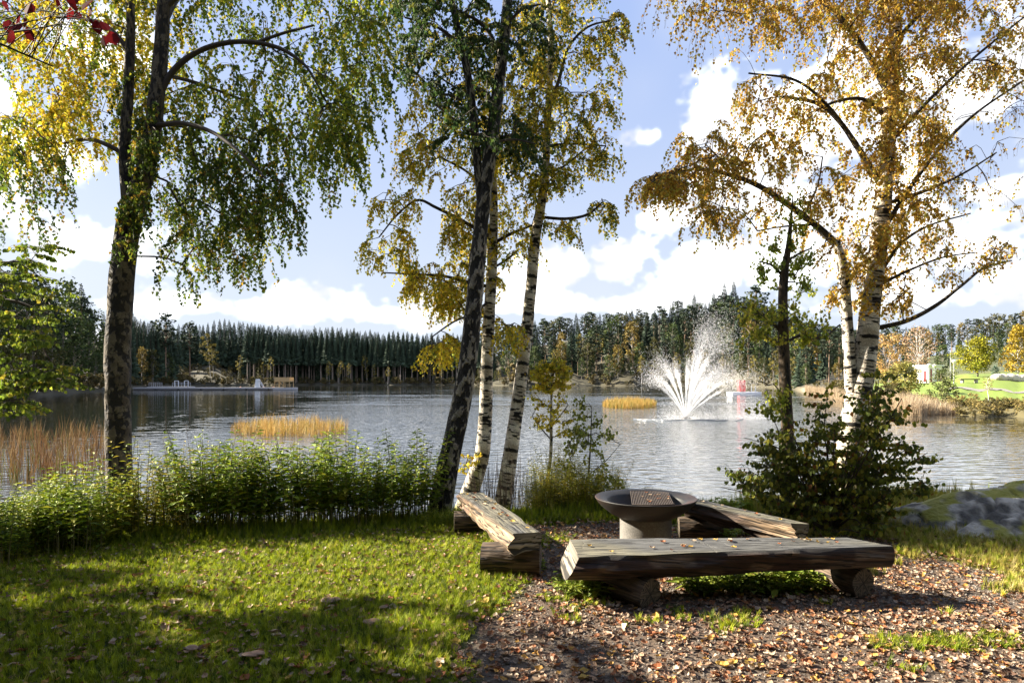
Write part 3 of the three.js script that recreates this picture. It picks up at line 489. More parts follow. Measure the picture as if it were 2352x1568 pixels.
  const sd = 112, raft = thing('slide_raft', 'white swimming raft with a red slide beyond the fountain', 'raft', V((1676 - CX) / F * sd, W, -sd)), RW = 66 / F * sd;
  part('raft_deck', box(RW, 0.4, 3, RW / 2, 0.22, 0), mat({ color: lin(0.7, 0.72, 0.78) }), raft);
  const red = mat({ color: lin(0.55, 0.05, 0.045) });
  for (const k of [0, 0.75]) part('slide_side', box(0.28, 1.9, 0.9, RW * 0.34 + k, 1.35, 0), red, raft);
  part('slide_chute', box(0.5, 1.7, 0.1, RW * 0.34 + 0.38, 1.2, 0.2), mat({ color: lin(0.6, 0.16, 0.14) }), raft);
  for (const k of [0.72, 0.86]) part('ladder_post', box(0.08, 1.0, 0.08, RW * k, 0.9, 0.6), pale, raft);
}
// the park shore
{
  const r = rng(909), white = mat({ color: lin(0.72, 0.71, 0.68) }), steel = mat({ color: lin(0.35, 0.36, 0.38), roughness: 0.5, metalness: 0.3 });
  const custom = (name, label, cat, u, d, top, opts, needles) => { const g = clumpTree(opts.seed, { h: 10, ...opts }), p = onLand(u, d), o = thing(name, label, cat, p); part('trunk', g.trunk, M.wood, o); part('crown', g.crown, needles ? M.needle : M.foliage, o); g.crown.computeBoundingBox(); const h = reach(u, top, d) - p.y, s = h / g.crown.boundingBox.max.y; o.scale.setScalar(s); return o; };
  custom('maple_tree', 'round bright green maple on the park lawn', 'tree', 2247, 92, 766, { seed: 1, h: 8, crownFrom: 0.2, rad: 4.8, clumps: 80, cards: 64, size: 0.3, colA: [0.15, 0.17, 0.012], colB: [0.32, 0.29, 0.02], bark: [0.12, 0.1, 0.08], trunkR: 0.2, clumpR: 0.27, shell: 0.35, stretch: 0.8 });
  custom('yellow_birch_tree', 'golden yellow birch on the lawn beside the boulder wall', 'tree', 2340, 88, 742, { seed: 2, h: 9, crownFrom: 0.14, rad: 2.6, clumps: 80, cards: 50, size: 0.26, colA: [0.28, 0.2, 0.02], colB: [0.42, 0.3, 0.04], bark: [0.5, 0.48, 0.44], trunkR: 0.12, clumpR: 0.24, shell: 0.5, stretch: 0.6 });
  custom('bare_birch_tree', 'nearly bare pinkish birch with white stems behind the white hut', 'tree', 2112, 128, 742, { seed: 3, h: 10, crownFrom: 0.25, rad: 3.2, clumps: 60, cards: 26, size: 0.22, colA: [0.30, 0.17, 0.09], colB: [0.42, 0.28, 0.16], bark: [0.6, 0.55, 0.5], trunkR: 0.09, multi: 5, clumpR: 0.3 });
  custom('brown_tree', 'light brown leafless looking tree beside the white birch trunks', 'tree', 2042, 125, 762, { seed: 4, h: 9, crownFrom: 0.12, rad: 3.0, clumps: 60, cards: 34, size: 0.26, colA: [0.32, 0.19, 0.06], colB: [0.45, 0.30, 0.12], bark: [0.3, 0.24, 0.18], trunkR: 0.1, multi: 3, clumpR: 0.3 });
  custom('willow_bush', 'pale yellow green willow bush in front of the white hut', 'bush', 2076, 66, 828, { seed: 5, h: 4, crownFrom: 0.05, rad: 2.1, clumps: 60, cards: 55, size: 0.2, colA: [0.17, 0.17, 0.035], colB: [0.34, 0.28, 0.08], bark: [0.2, 0.16, 0.1], trunkR: 0.05, multi: 5, clumpR: 0.28 });
  custom('grey_willow_bush', 'grey green willow bush on the shore beside the white hut', 'bush', 2172, 54, 842, { seed: 6, h: 4, crownFrom: 0.06, rad: 1.9, clumps: 46, cards: 46, size: 0.17, colA: [0.09, 0.12, 0.035], colB: [0.19, 0.2, 0.07], bark: [0.2, 0.16, 0.1], trunkR: 0.04, multi: 5, clumpR: 0.28 });
  custom('aspen_tree', 'yellow aspen beside the dark pines at the beach', 'tree', 1862, 175, 772, { seed: 7, h: 12, crownFrom: 0.12, rad: 2.5, clumps: 40, cards: 50, size: 0.42, colA: [0.2, 0.15, 0.02], colB: [0.34, 0.24, 0.035], bark: [0.4, 0.36, 0.3], trunkR: 0.14, clumpR: 0.34 });
  custom('young_conifer', 'small blue green conifer between the maple and the golden birch', 'tree', 2287, 84, 838, { seed: 8, h: 4, crownFrom: 0.04, rad: 1.4, clumps: 30, cards: 40, size: 0.22, colA: [0.05, 0.09, 0.06], colB: [0.1, 0.15, 0.1], trunkR: 0.06, clumpR: 0.35 }, true);
  custom('shore_birch_sapling', 'thin white birch sapling at the water edge before the lawn', 'tree', 2270, 46.5, 862, { seed: 9, h: 4, crownFrom: 0.52, rad: 0.8, clumps: 14, cards: 16, size: 0.12, colA: [0.2, 0.15, 0.05], colB: [0.3, 0.22, 0.08], bark: [0.65, 0.62, 0.58], trunkR: 0.05 });
  for (const [u, d, top, k] of [[1905, 150, 748, 'pine'], [1928, 160, 762, 'pine'], [1890, 190, 770, 'spruce'], [1945, 170, 772, 'pine'], [1820, 215, 790, 'green'], [1790, 225, 800, 'olive'], [1985, 175, 775, 'pine'], [2165, 150, 790, 'green'], [2010, 165, 785, 'green']]) { const p = onLand(u, d); plantTree(k, r, p, reach(u, top, d) - p.y, ['beach_tree', 'tall tree at the back of the sandy beach', 'tree', 'trees behind the beach']); }
  for (let k = 0; k < 100; k++) { const u = 2125 + r() * 330, s = shoreAt(u), d = s + 0.1 + r() * r() * 6, p = onLand(u, d); plantTree(r() < 0.75 ? 'shore' : 'shrub', r, p, 0.3 + r() * r() * 0.9, ['shore_shrub', 'low yellow brown shrub at the water edge below the park lawn', 'shrub', 'shrubs below the park lawn']); }
  for (let k = 0; k < 14; k++) { const u = 1860 + r() * 270, s = shoreAt(u), d = s + 2 + r() * 10, p = onLand(u, d); plantTree('shrub', r, p, 0.8 + r() * 1.2, ['beach_shrub', 'low shrub behind the pale reed belt', 'shrub', 'shrubs behind the reed belt']); }
  // hut
  const hp = onLand(2133, 104), hut = thing('park_hut', 'small white hut with red door posts at the park shore', 'hut', hp), S = 104 / F, red = mat({ color: lin(0.25, 0.045, 0.05) });
  const box = (sx, sy, sz, x, y, z) => { const g = new THREE.BoxGeometry(sx, sy, sz); g.translate(x, y, z); return g; };
  part('wall', box(2.6, 2.5, 2.4, 0, 1.25, 0), white, hut); part('roof', box(3.0, 0.22, 2.9, 0, 2.61, 0), mat({ color: lin(0.6, 0.6, 0.58) }), hut);
  const door = part('door', box(0.9, 1.9, 0.06, -0.15, 1.0, 1.235), mat({ color: lin(0.78, 0.78, 0.78) }), hut); part('handle', box(0.05, 0.12, 0.08, 0.2, 1.0, 1.29), steel, door);
  for (const x of [-0.75, 0.45]) part('door_post', box(0.16, 2.1, 0.1, x, 1.06, 1.25), red, hut);
  part('side_board', box(0.1, 1.6, 0.5, -1.34, 1.0, 0.7), red, hut);
  hut.rotation.y = 0.25;
  // lamps
  const lamp = (u, d, top, label, arms) => { const p = onLand(u, d), h = reach(u, top, d) - p.y, o = thing('park_lamp', label, 'lamp post', p, 'lamp posts in the park'), b = new MB(); b.tube([V(0, -0.2, 0), V(0, h, 0)], [0.07, 0.045], 7); part('pole', b.geo(), steel, o); if (arms) { for (const y of [h - 0.05, h - 1.2]) part('lamp_arm', box(1.0, 0.14, 0.2, 0.5, y, 0), mat({ color: lin(0.6, 0.62, 0.64) }), o); } else part('lamp_head', new THREE.LatheGeometry([[0.05, 0], [0.2, 0.1], [0.24, 0.3], [0.3, 0.32], [0.02, 0.46]].map(q => new THREE.Vector2(q[0], q[1] + h)), 10), mat({ color: lin(0.7, 0.7, 0.68) }), o); return o; };
  lamp(2184, 110, 808, 'tall park lamp post with two flat arms behind the maple', true); lamp(2192, 86, 834, 'short park lamp post in front of the round maple');
  lamp(2135, 98, 842, 'park lamp post standing at the white hut, left one of the pair'); lamp(2147, 96, 844, 'park lamp post standing at the white hut, right one of the pair'); lamp(2008, 120, 846, 'park lamp post at the back of the sandy beach');
  // path, boulders, low bench
  const pb = new MB(); for (let k = 0; k <= 30; k++) { const u = 2180 + k * 10, d = 70 + 2.2 * Math.sin(k * 0.15) - k * 0.25; for (const e of [0, 1.6]) { const q = onLand(u, d + e); pb.v(q.x, q.y + 0.06, q.z); } if (k) { const a = (k - 1) * 2; pb.tri(a, a + 2, a + 1); pb.tri(a + 1, a + 2, a + 3); } }
  const pg = pb.geo(); pg.deleteAttribute('color'); struct('park_path', pg, mat({ color: lin(0.19, 0.175, 0.155) }));
  for (let k = 0; k < 9; k++) { const u = 2292 + k * 11, d = 82, p = onLand(u, d), g = new THREE.IcosahedronGeometry(0.62, 2), q = g.attributes.position; for (let i = 0; i < q.count; i++) { const f = 0.75 + 0.5 * n3(q.getX(i) * 2 + k * 5, q.getY(i) * 2, q.getZ(i) * 2 + 9); q.setXYZ(i, q.getX(i) * f * 1.1, q.getY(i) * f * 0.8, q.getZ(i) * f); } g.computeVertexNormals(); single('boulder', g, mat({ color: lin(0.42, 0.38, 0.33) }), 'pale boulder in the low wall on the park lawn', 'boulder', V(p.x, p.y + 0.3, p.z), 'boulders of the low park wall'); }
  const bp = onLand(2227, 79), lb = thing('park_bench', 'low dark plank bench on the park lawn', 'bench', bp); part('seat', box(2.2, 0.12, 0.5, 0, 0.42, 0), mat({ color: lin(0.1, 0.08, 0.06) }), lb); for (const x of [-0.8, 0.8]) part('leg', box(0.2, 0.36, 0.4, x, 0.18, 0), mat({ color: lin(0.3, 0.28, 0.26) }), lb);
}

// ---------------------------------------------------------------- birches and shrubs on the near bank
function birchBark({ dark = 0.3, base = [0.80, 0.77, 0.72], mid = [0.60, 0.55, 0.48], black = [0.07, 0.06, 0.05], seed = 0, fine = 1, vert = 0 }) {
  const height = (u, v) => {
    const a = f2(u * (vert ? 12 : 4) + seed, v * (vert ? 9 : 20) + seed * 3, 4, 64), b = f2(u * (vert ? 24 : 8) + seed, v * (vert ? 24 : 50), 3, 64);
    return a * 0.55 + b * 0.45;
  };
  const thr = lerp(0.72, 0.34, dark);
  const map = texture(512, 1024, (u, v) => {
    const h = height(u, v), p = smooth(thr - 0.05, thr + 0.05, h), n = n2(u * 90, v * 120, 128);
    const line = smooth(0.80, 0.9, f2(u * 8 + 20 + seed, v * 130, 2, 128)) * fine;
    let c = mixc(base, mid, smooth(0.3, 0.7, f2(u * 4, v * 9 + seed, 3, 32)) * 0.7); c = c.map(x => x * (0.82 + 0.3 * n));
    c = mixc(c, [0.20, 0.15, 0.11], line * 0.8);
    return mixc(c, black.map(x => x * (0.6 + n)), p);
  });
  const bump = texture(512, 1024, (u, v) => { const h = height(u, v); return (vert ? 1 - smooth(thr - 0.1, thr + 0.12, h) : smooth(thr - 0.06, thr + 0.08, h)) * 0.75 + 0.25 * n2(u * 90, v * 120, 128); }, { srgb: false });
  return { map, bump };
}
const barks = {
  white: birchBark({ dark: 0.46, seed: 3, base: [0.86, 0.83, 0.78] }), rugged: birchBark({ dark: 0.62, base: [0.60, 0.57, 0.52], mid: [0.42, 0.40, 0.36], seed: 9, vert: 1, fine: 0.2 }),
  brown: birchBark({ dark: 0.56, base: [0.38, 0.34, 0.28], mid: [0.20, 0.16, 0.11], black: [0.09, 0.07, 0.05], seed: 14, vert: 1 }), alder: birchBark({ dark: 0.3, base: [0.32, 0.26, 0.19], mid: [0.2, 0.16, 0.11], seed: 21, vert: 1 }),
};
const barkMat = {}; for (const k in barks) barkMat[k] = mat({ map: barks[k].map, bumpMap: barks[k].bump, bumpScale: k === 'rugged' ? 0.03 : 0.012, vertexColors: true, roughness: 0.85 });
M.twig = mat({ color: lin(0.05, 0.035, 0.025), roughness: 0.8 });
M.leaf = leafMat(0.5, { roughness: 0.8 });
const birchLeaf = leafShape(0.95, 0.2, 'birch'), ovalLeaf = leafShape(0.85, 0.15, 'oval'), lanceLeaf = leafShape(0.42, 0.15, 'oval');
function resample(path, rad, step) {
  const c = new THREE.CatmullRomCurve3(path, false, 'centripetal'), n = Math.max(3, Math.ceil(c.getLength() / step)), P = [], R = [];
  for (let k = 0; k <= n; k++) { const t = k / n; P.push(c.getPoint(t)); const f = t * (rad.length - 1), i = Math.min(rad.length - 2, Math.floor(f)); R.push(lerp(rad[i], rad[i + 1], f - i)); }
  return [P, R];
}
// stems and limbs are rows of [u, v, width, distance]; clusters are where bunches of leafy twigs hang
function tracedTree({ name, label, category = 'tree', d, stems, limbs = [], clusters, bark = 'white', moss = 0, mossTop = 1, pal, leaf = birchLeaf, size = [0.034, 0.055], strand = { n: [3, 6], len: [0.4, 1.0], step: 0.035, out: 0.5, down: 1, up: 0 }, seed, leafRatio = 1, group, limbBark }) {
  const r = rng(seed), base = (() => { const [u, v, , dd = d] = stems[0][0]; const p = px(u, v, dd); p.y = nearH(p.x, p.z); return p; })();
  const o = thing(name, label, category, base, group);
  const nodes = []; let trunk = null;
  const lay = (rows, first) => {
    const path = rows.map(([u, v, , dd = d]) => px(u, v, dd)), rad = rows.map(([, , w, dd = d]) => w / 2 / F * dd);
    if (first) { const p0 = path[0].clone(), q = path[0].clone().sub(path[1]); const k = (p0.y - nearH(p0.x, p0.z) + 0.25) / Math.max(0.2, -q.y); if (k > 0) { path.unshift(p0.addScaledVector(q, k)); rad.unshift(rad[0] * 1.25); } }
    return resample(path, rad, first ? 0.06 : 0.09);
  };
  stems.forEach((rows, k) => {
    const [Pp, R] = lay(rows, k === 0), b = new MB();
    b.tube(Pp, R, k === 0 ? 22 : 16, { uScale: 1, rough: bark === 'rugged' || bark === 'brown' ? 0.10 : 0.06, seed: seed + k, colFn: (len, s, p) => { const h = p.y - base.y, m = moss * smooth(mossTop, mossTop * 0.3, h + (n3(s * 6, h * 5, seed) - 0.5) * 1.4) * smooth(0.35, 0.6, n3(s * 9 + 4, h * 9, seed + 2)); return mixc([1, 1, 1], [0.42, 0.46, 0.1], m); } });
    const g = b.geo(base); g.attributes.uv.array.forEach((x, i, a) => { if (i & 1) a[i] = x / 1.3 + k * 0.37; });
    const mesh = part(k ? 'stem' : 'trunk', g, barkMat[bark], o); if (!k) trunk = mesh;
    Pp.forEach((p, i) => { if (i % 2 === 0 && p.y > base.y + 1.0) nodes.push({ p, r: R[i], kids: 0, par: -1 }); });
  });
  for (const rows of limbs) { const [Pp, R] = lay(rows), b = new MB(); b.tube(Pp, R, 7, { rough: 0.12, seed }); const g = b.geo(base); part('limb', g, limbBark || M.twig, trunk); Pp.forEach((p, i) => nodes.push({ p, r: R[i], kids: 0, par: -1 })); }
  // branches reach out from the wood to every bunch
  const att = clusters(r), fixed = nodes.length;
  for (const c of att) { let best = 1e9; for (let k = 0; k < fixed; k++) best = Math.min(best, nodes[k].p.distanceToSquared(c.p)); c.d0 = best; }
  att.sort((a, b) => a.d0 - b.d0);
  const tw = new MB(), L = new Leaves(), segs = [];
  for (const c of att) {
    let best = 1e9, bi = -1; for (let k = 0; k < nodes.length; k++) { const q = nodes[k].p, dy = c.p.y - q.y; const m = q.distanceToSquared(c.p) + (dy < 0 ? dy * dy * 1.2 : 0) + (k < fixed ? 0 : 0.02); if (m < best) { best = m; bi = k; } }
    const a = nodes[bi].p, dist = a.distanceTo(c.p), n = Math.max(2, Math.min(9, Math.ceil(dist / 0.22))), mid = a.clone().lerp(c.p, 0.5).add(V((r() - 0.5) * 0.25 * dist, 0.16 * dist, (r() - 0.5) * 0.25 * dist));
    let prev = bi; c.from = a;
    for (let k = 1; k <= n; k++) { const t = k / n, q = V(0, 0, 0).addScaledVector(a, (1 - t) * (1 - t)).addScaledVector(mid, 2 * t * (1 - t)).addScaledVector(c.p, t * t); if (k < n) q.add(V((r() - 0.5) * 0.05, (r() - 0.5) * 0.05, (r() - 0.5) * 0.05)); nodes.push({ p: q, r: 0, kids: 0, par: prev }); prev = nodes.length - 1; }
    for (let q = prev; q >= 0; q = nodes[q].par) nodes[q].kids++;
  }
  for (let k = fixed; k < nodes.length; k++) { const nd = nodes[k], pr = nodes[nd.par]; const r1 = 0.0032 * Math.pow(nd.kids, 0.45) + 0.001, r0 = nd.par < fixed ? r1 * 1.15 : 0.0032 * Math.pow(pr.kids, 0.45) + 0.001; tw.tube([pr.p, nd.p], [r0, r1], r1 > 0.012 ? 6 : 4, { cap: false }); }
  for (const c of att) {
    const outv = c.p.clone().sub(c.from); outv.y = 0; if (outv.lengthSq() < 1e-4) outv.set(r() - 0.5, 0, r() - 0.5); outv.normalize();
    const S = c.strand || strand, ns = Math.round(lerp(S.n[0], S.n[1], r()));
    for (let s = 0; s < ns; s++) {
      const a = r() * 6.283, dir = V(Math.cos(a), 0, Math.sin(a)).multiplyScalar(0.7).addScaledVector(outv, S.out).add(V(0, (S.up || 0) * (0.4 + r()), 0)).normalize(), len = (c.len ?? lerp(S.len[0], S.len[1], r())) * (0.65 + r() * 0.5), n = Math.max(4, Math.ceil(len / 0.11)), pts = [c.p.clone()], p = c.p.clone(), cur = dir.clone();
      for (let k = 1; k <= n; k++) { cur.y -= S.down * (0.34 + 0.1 * r()) * 2.2 / n; cur.x += (r() - 0.5) * 0.26; cur.z += (r() - 0.5) * 0.26; if (S.down > 0.5) { cur.x *= 1 - 1.6 / n; cur.z *= 1 - 1.6 / n; } cur.normalize(); p.addScaledVector(cur, len / n); pts.push(p.clone()); }
      tw.tube(pts, pts.map((_, k) => 0.0024 * (1 - 0.5 * k / n)), 3, { cap: false });
      const bare = c.bare ?? 0, tone = 0.75 + r() * 0.5, cp = c.pal || pal, own = pick(r, cp);
      for (let t = 0.06 + r() * 0.04; t < 1; t += (S.step / len) * (0.6 + r() * 0.8)) {
        if (r() < bare || r() > leafRatio) continue;
        const f = t * n, i = Math.min(n - 1, Math.floor(f)), q = pts[i].clone().lerp(pts[i + 1], f - i), off = 0.012 + r() * 0.025, b2 = r() * 6.283;
        q.x += Math.cos(b2) * off; q.z += Math.sin(b2) * off; q.y -= r() * 0.015;
        const col = r() < 0.55 ? own : pick(r, cp), k = tone * (0.8 + r() * 0.4);
        L.add(q, (r() - 0.5) * 1.5, r() * 6.283, (r() - 0.5) * 1.5, lerp(size[0], size[1], r()), [col[0] * k, col[1] * k, col[2] * k]);
      }
    }
  }
  const tg = tw.geo(base); tg.deleteAttribute('color'); part('twigs', tg, M.twig, o);
  L.build('crown', leaf, M.leaf, o, base);
  return o;
}
const scatter = (r, n, fn) => { const out = []; for (let k = 0; k < n; k++) { const c = fn(r, k); if (c) out.push(c); } return out; };
const inBox = (r, u0, u1, v0, v1, d, dd) => px(lerp(u0, u1, r()), lerp(v0, v1, r()), d + (r() + r() - 1) * dd);
const gold = [[0.58, 0.37, 0.045, 3], [0.48, 0.30, 0.04, 2], [0.38, 0.19, 0.035, 0.9], [0.50, 0.43, 0.07, 1.8]];
const yellow = [[0.64, 0.50, 0.04, 3], [0.54, 0.48, 0.05, 2], [0.56, 0.36, 0.04, 0.8], [0.28, 0.32, 0.03, 1]];
const greeny = [[0.30, 0.34, 0.03, 3], [0.18, 0.25, 0.025, 3], [0.50, 0.42, 0.035, 2], [0.09, 0.14, 0.025, 2]];
const darkGreen = [[0.045, 0.085, 0.022, 4], [0.07, 0.11, 0.025, 2], [0.16, 0.17, 0.03, 1]];

// the thick birch on the left
{
  const d = 9.5;
  const bottom = [[-60, 640], [0, 640], [110, 625], [135, 560], [150, 470], [200, 445], [250, 430], [300, 330], [330, 480], [350, 560], [400, 690], [430, 700], [520, 665], [560, 690], [590, 640], [620, 640], [660, 600], [685, 520], [700, 430], [715, 380], [740, 520], [770, 530], [800, 460], [835, 390], [860, 330], [890, 260], [900, 130]];
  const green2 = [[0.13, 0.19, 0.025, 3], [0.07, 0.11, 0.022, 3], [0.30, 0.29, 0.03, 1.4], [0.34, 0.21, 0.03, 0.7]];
  tracedTree({
    name: 'birch_tree', label: 'thick dark barked weeping birch forked in two above the shore plants', d, seed: 5, bark: 'brown', moss: 0.7, mossTop: 1.5, pal: greeny, size: [0.042, 0.068],
    stems: [[[272, 1130, 54], [271, 1000, 54], [269, 850, 54], [275, 700, 53], [283, 600, 52], [298, 500, 52], [322, 430, 44], [345, 330, 38], [358, 230, 34], [369, 120, 32], [376, 0, 28], [385, -200, 22], [392, -420, 12]], [[300, 520, 30], [291, 440, 28], [285, 350, 26], [291, 250, 24], [296, 150, 22], [299, 50, 19], [295, -80, 16], [288, -280, 10]]],
    limbs: [[[356, 240, 16], [395, 165, 14], [450, 120, 13], [520, 98, 12], [585, 97, 11], [645, 112, 9], [700, 150, 7], [735, 205, 4]], [[590, 97, 8], [650, 76, 7], [720, 58, 5, 9.2]], [[352, 290, 13], [420, 283, 11, 9.2], [490, 305, 9, 9], [550, 350, 7, 8.8], [610, 410, 4, 8.7]], [[284, 352, 12], [235, 328, 10], [190, 320, 8, 9.9], [130, 332, 6, 10.2], [70, 345, 4, 10.4]], [[297, 120, 12], [262, 75, 10], [200, 45, 8, 9.9], [120, 40, 6, 10.2], [40, 58, 4, 10.4]], [[375, 20, 14], [470, -60, 12], [600, -90, 9], [740, -40, 6]], [[374, 60, 10], [430, -20, 8, 10.4], [540, -60, 6, 10.8]], [[365, 170, 10], [450, 190, 8, 10.2], [560, 230, 5, 10.6]]],
    strand: { n: [3, 6], len: [0.45, 1.0], step: 0.032, out: 0.4, down: 2.4 },
    clusters: r => [
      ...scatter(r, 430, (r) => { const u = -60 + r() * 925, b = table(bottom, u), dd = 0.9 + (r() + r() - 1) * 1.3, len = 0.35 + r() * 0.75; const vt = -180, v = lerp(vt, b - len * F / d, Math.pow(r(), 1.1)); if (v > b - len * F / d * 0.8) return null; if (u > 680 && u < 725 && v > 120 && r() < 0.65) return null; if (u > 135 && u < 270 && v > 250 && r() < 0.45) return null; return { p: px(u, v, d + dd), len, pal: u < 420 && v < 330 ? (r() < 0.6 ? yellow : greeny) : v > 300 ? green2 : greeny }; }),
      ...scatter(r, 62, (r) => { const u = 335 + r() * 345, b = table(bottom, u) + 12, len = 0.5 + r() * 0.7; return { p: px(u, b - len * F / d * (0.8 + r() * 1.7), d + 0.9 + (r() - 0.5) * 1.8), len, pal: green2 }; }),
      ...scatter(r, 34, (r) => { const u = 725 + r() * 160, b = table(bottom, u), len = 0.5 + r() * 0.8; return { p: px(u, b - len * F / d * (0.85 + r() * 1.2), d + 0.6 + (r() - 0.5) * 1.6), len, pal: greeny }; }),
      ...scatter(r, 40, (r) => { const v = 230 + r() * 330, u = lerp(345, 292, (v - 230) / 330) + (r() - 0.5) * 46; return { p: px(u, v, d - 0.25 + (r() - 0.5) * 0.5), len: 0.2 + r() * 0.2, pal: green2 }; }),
    ],
  });
}
// three birches by the left hand bench
{
  const d = 8.3;
  tracedTree({
    name: 'birch_tree', label: 'leaning birch with black furrowed bark behind the left log bench', d, seed: 6, bark: 'rugged', moss: 0.6, mossTop: 1.0, pal: darkGreen, size: [0.036, 0.06],
    stems: [[[1006, 1190, 56], [1033, 1050, 48], [1060, 920, 43], [1078, 800, 40], [1090, 680, 38], [1100, 560, 35], [1113, 450, 32], [1128, 330, 30], [1142, 220, 28], [1157, 100, 26], [1166, 0, 23], [1176, -150, 18], [1184, -330, 9]], [[1107, 500, 22], [1099, 400, 20], [1090, 300, 19], [1079, 200, 18], [1062, 110, 17], [1043, 30, 14], [1028, -70, 10], [1010, -200, 6]]],
    limbs: [[[1150, 130, 11], [1120, 70, 9], [1085, 40, 7], [1010, 20, 4]], [[1162, 60, 9], [1200, 20, 7], [1240, 10, 4]], [[1084, 250, 8], [1040, 220, 6], [990, 215, 4]], [[1130, 320, 7], [1080, 300, 5, 8.0], [1000, 240, 4, 7.9]], [[1130, 330, 7], [1180, 320, 5, 8], [1230, 330, 3, 7.9]], [[1062, 110, 8], [1000, 60, 6], [930, 40, 4]]],
    strand: { n: [4, 7], len: [0.2, 0.45], step: 0.032, out: 0.8, down: 0.8 },
    clusters: r => [
      ...scatter(r, 60, r => ({ p: inBox(r, 915, 1110, -60, 90, d, 0.9) })), ...scatter(r, 26, r => ({ p: inBox(r, 930, 1120, 90, 210, d, 0.8) })), ...scatter(r, 26, r => ({ p: inBox(r, 1010, 1150, 190, 330, d, 0.7) })), ...scatter(r, 22, r => ({ p: inBox(r, 1130, 1250, 0, 120, d, 0.7) })), ...scatter(r, 12, r => ({ p: inBox(r, 1150, 1240, 250, 370, d, 0.6) })), ...scatter(r, 60, r => ({ p: inBox(r, 920, 1260, -330, -60, d, 1.0) })),
    ],
  });
}
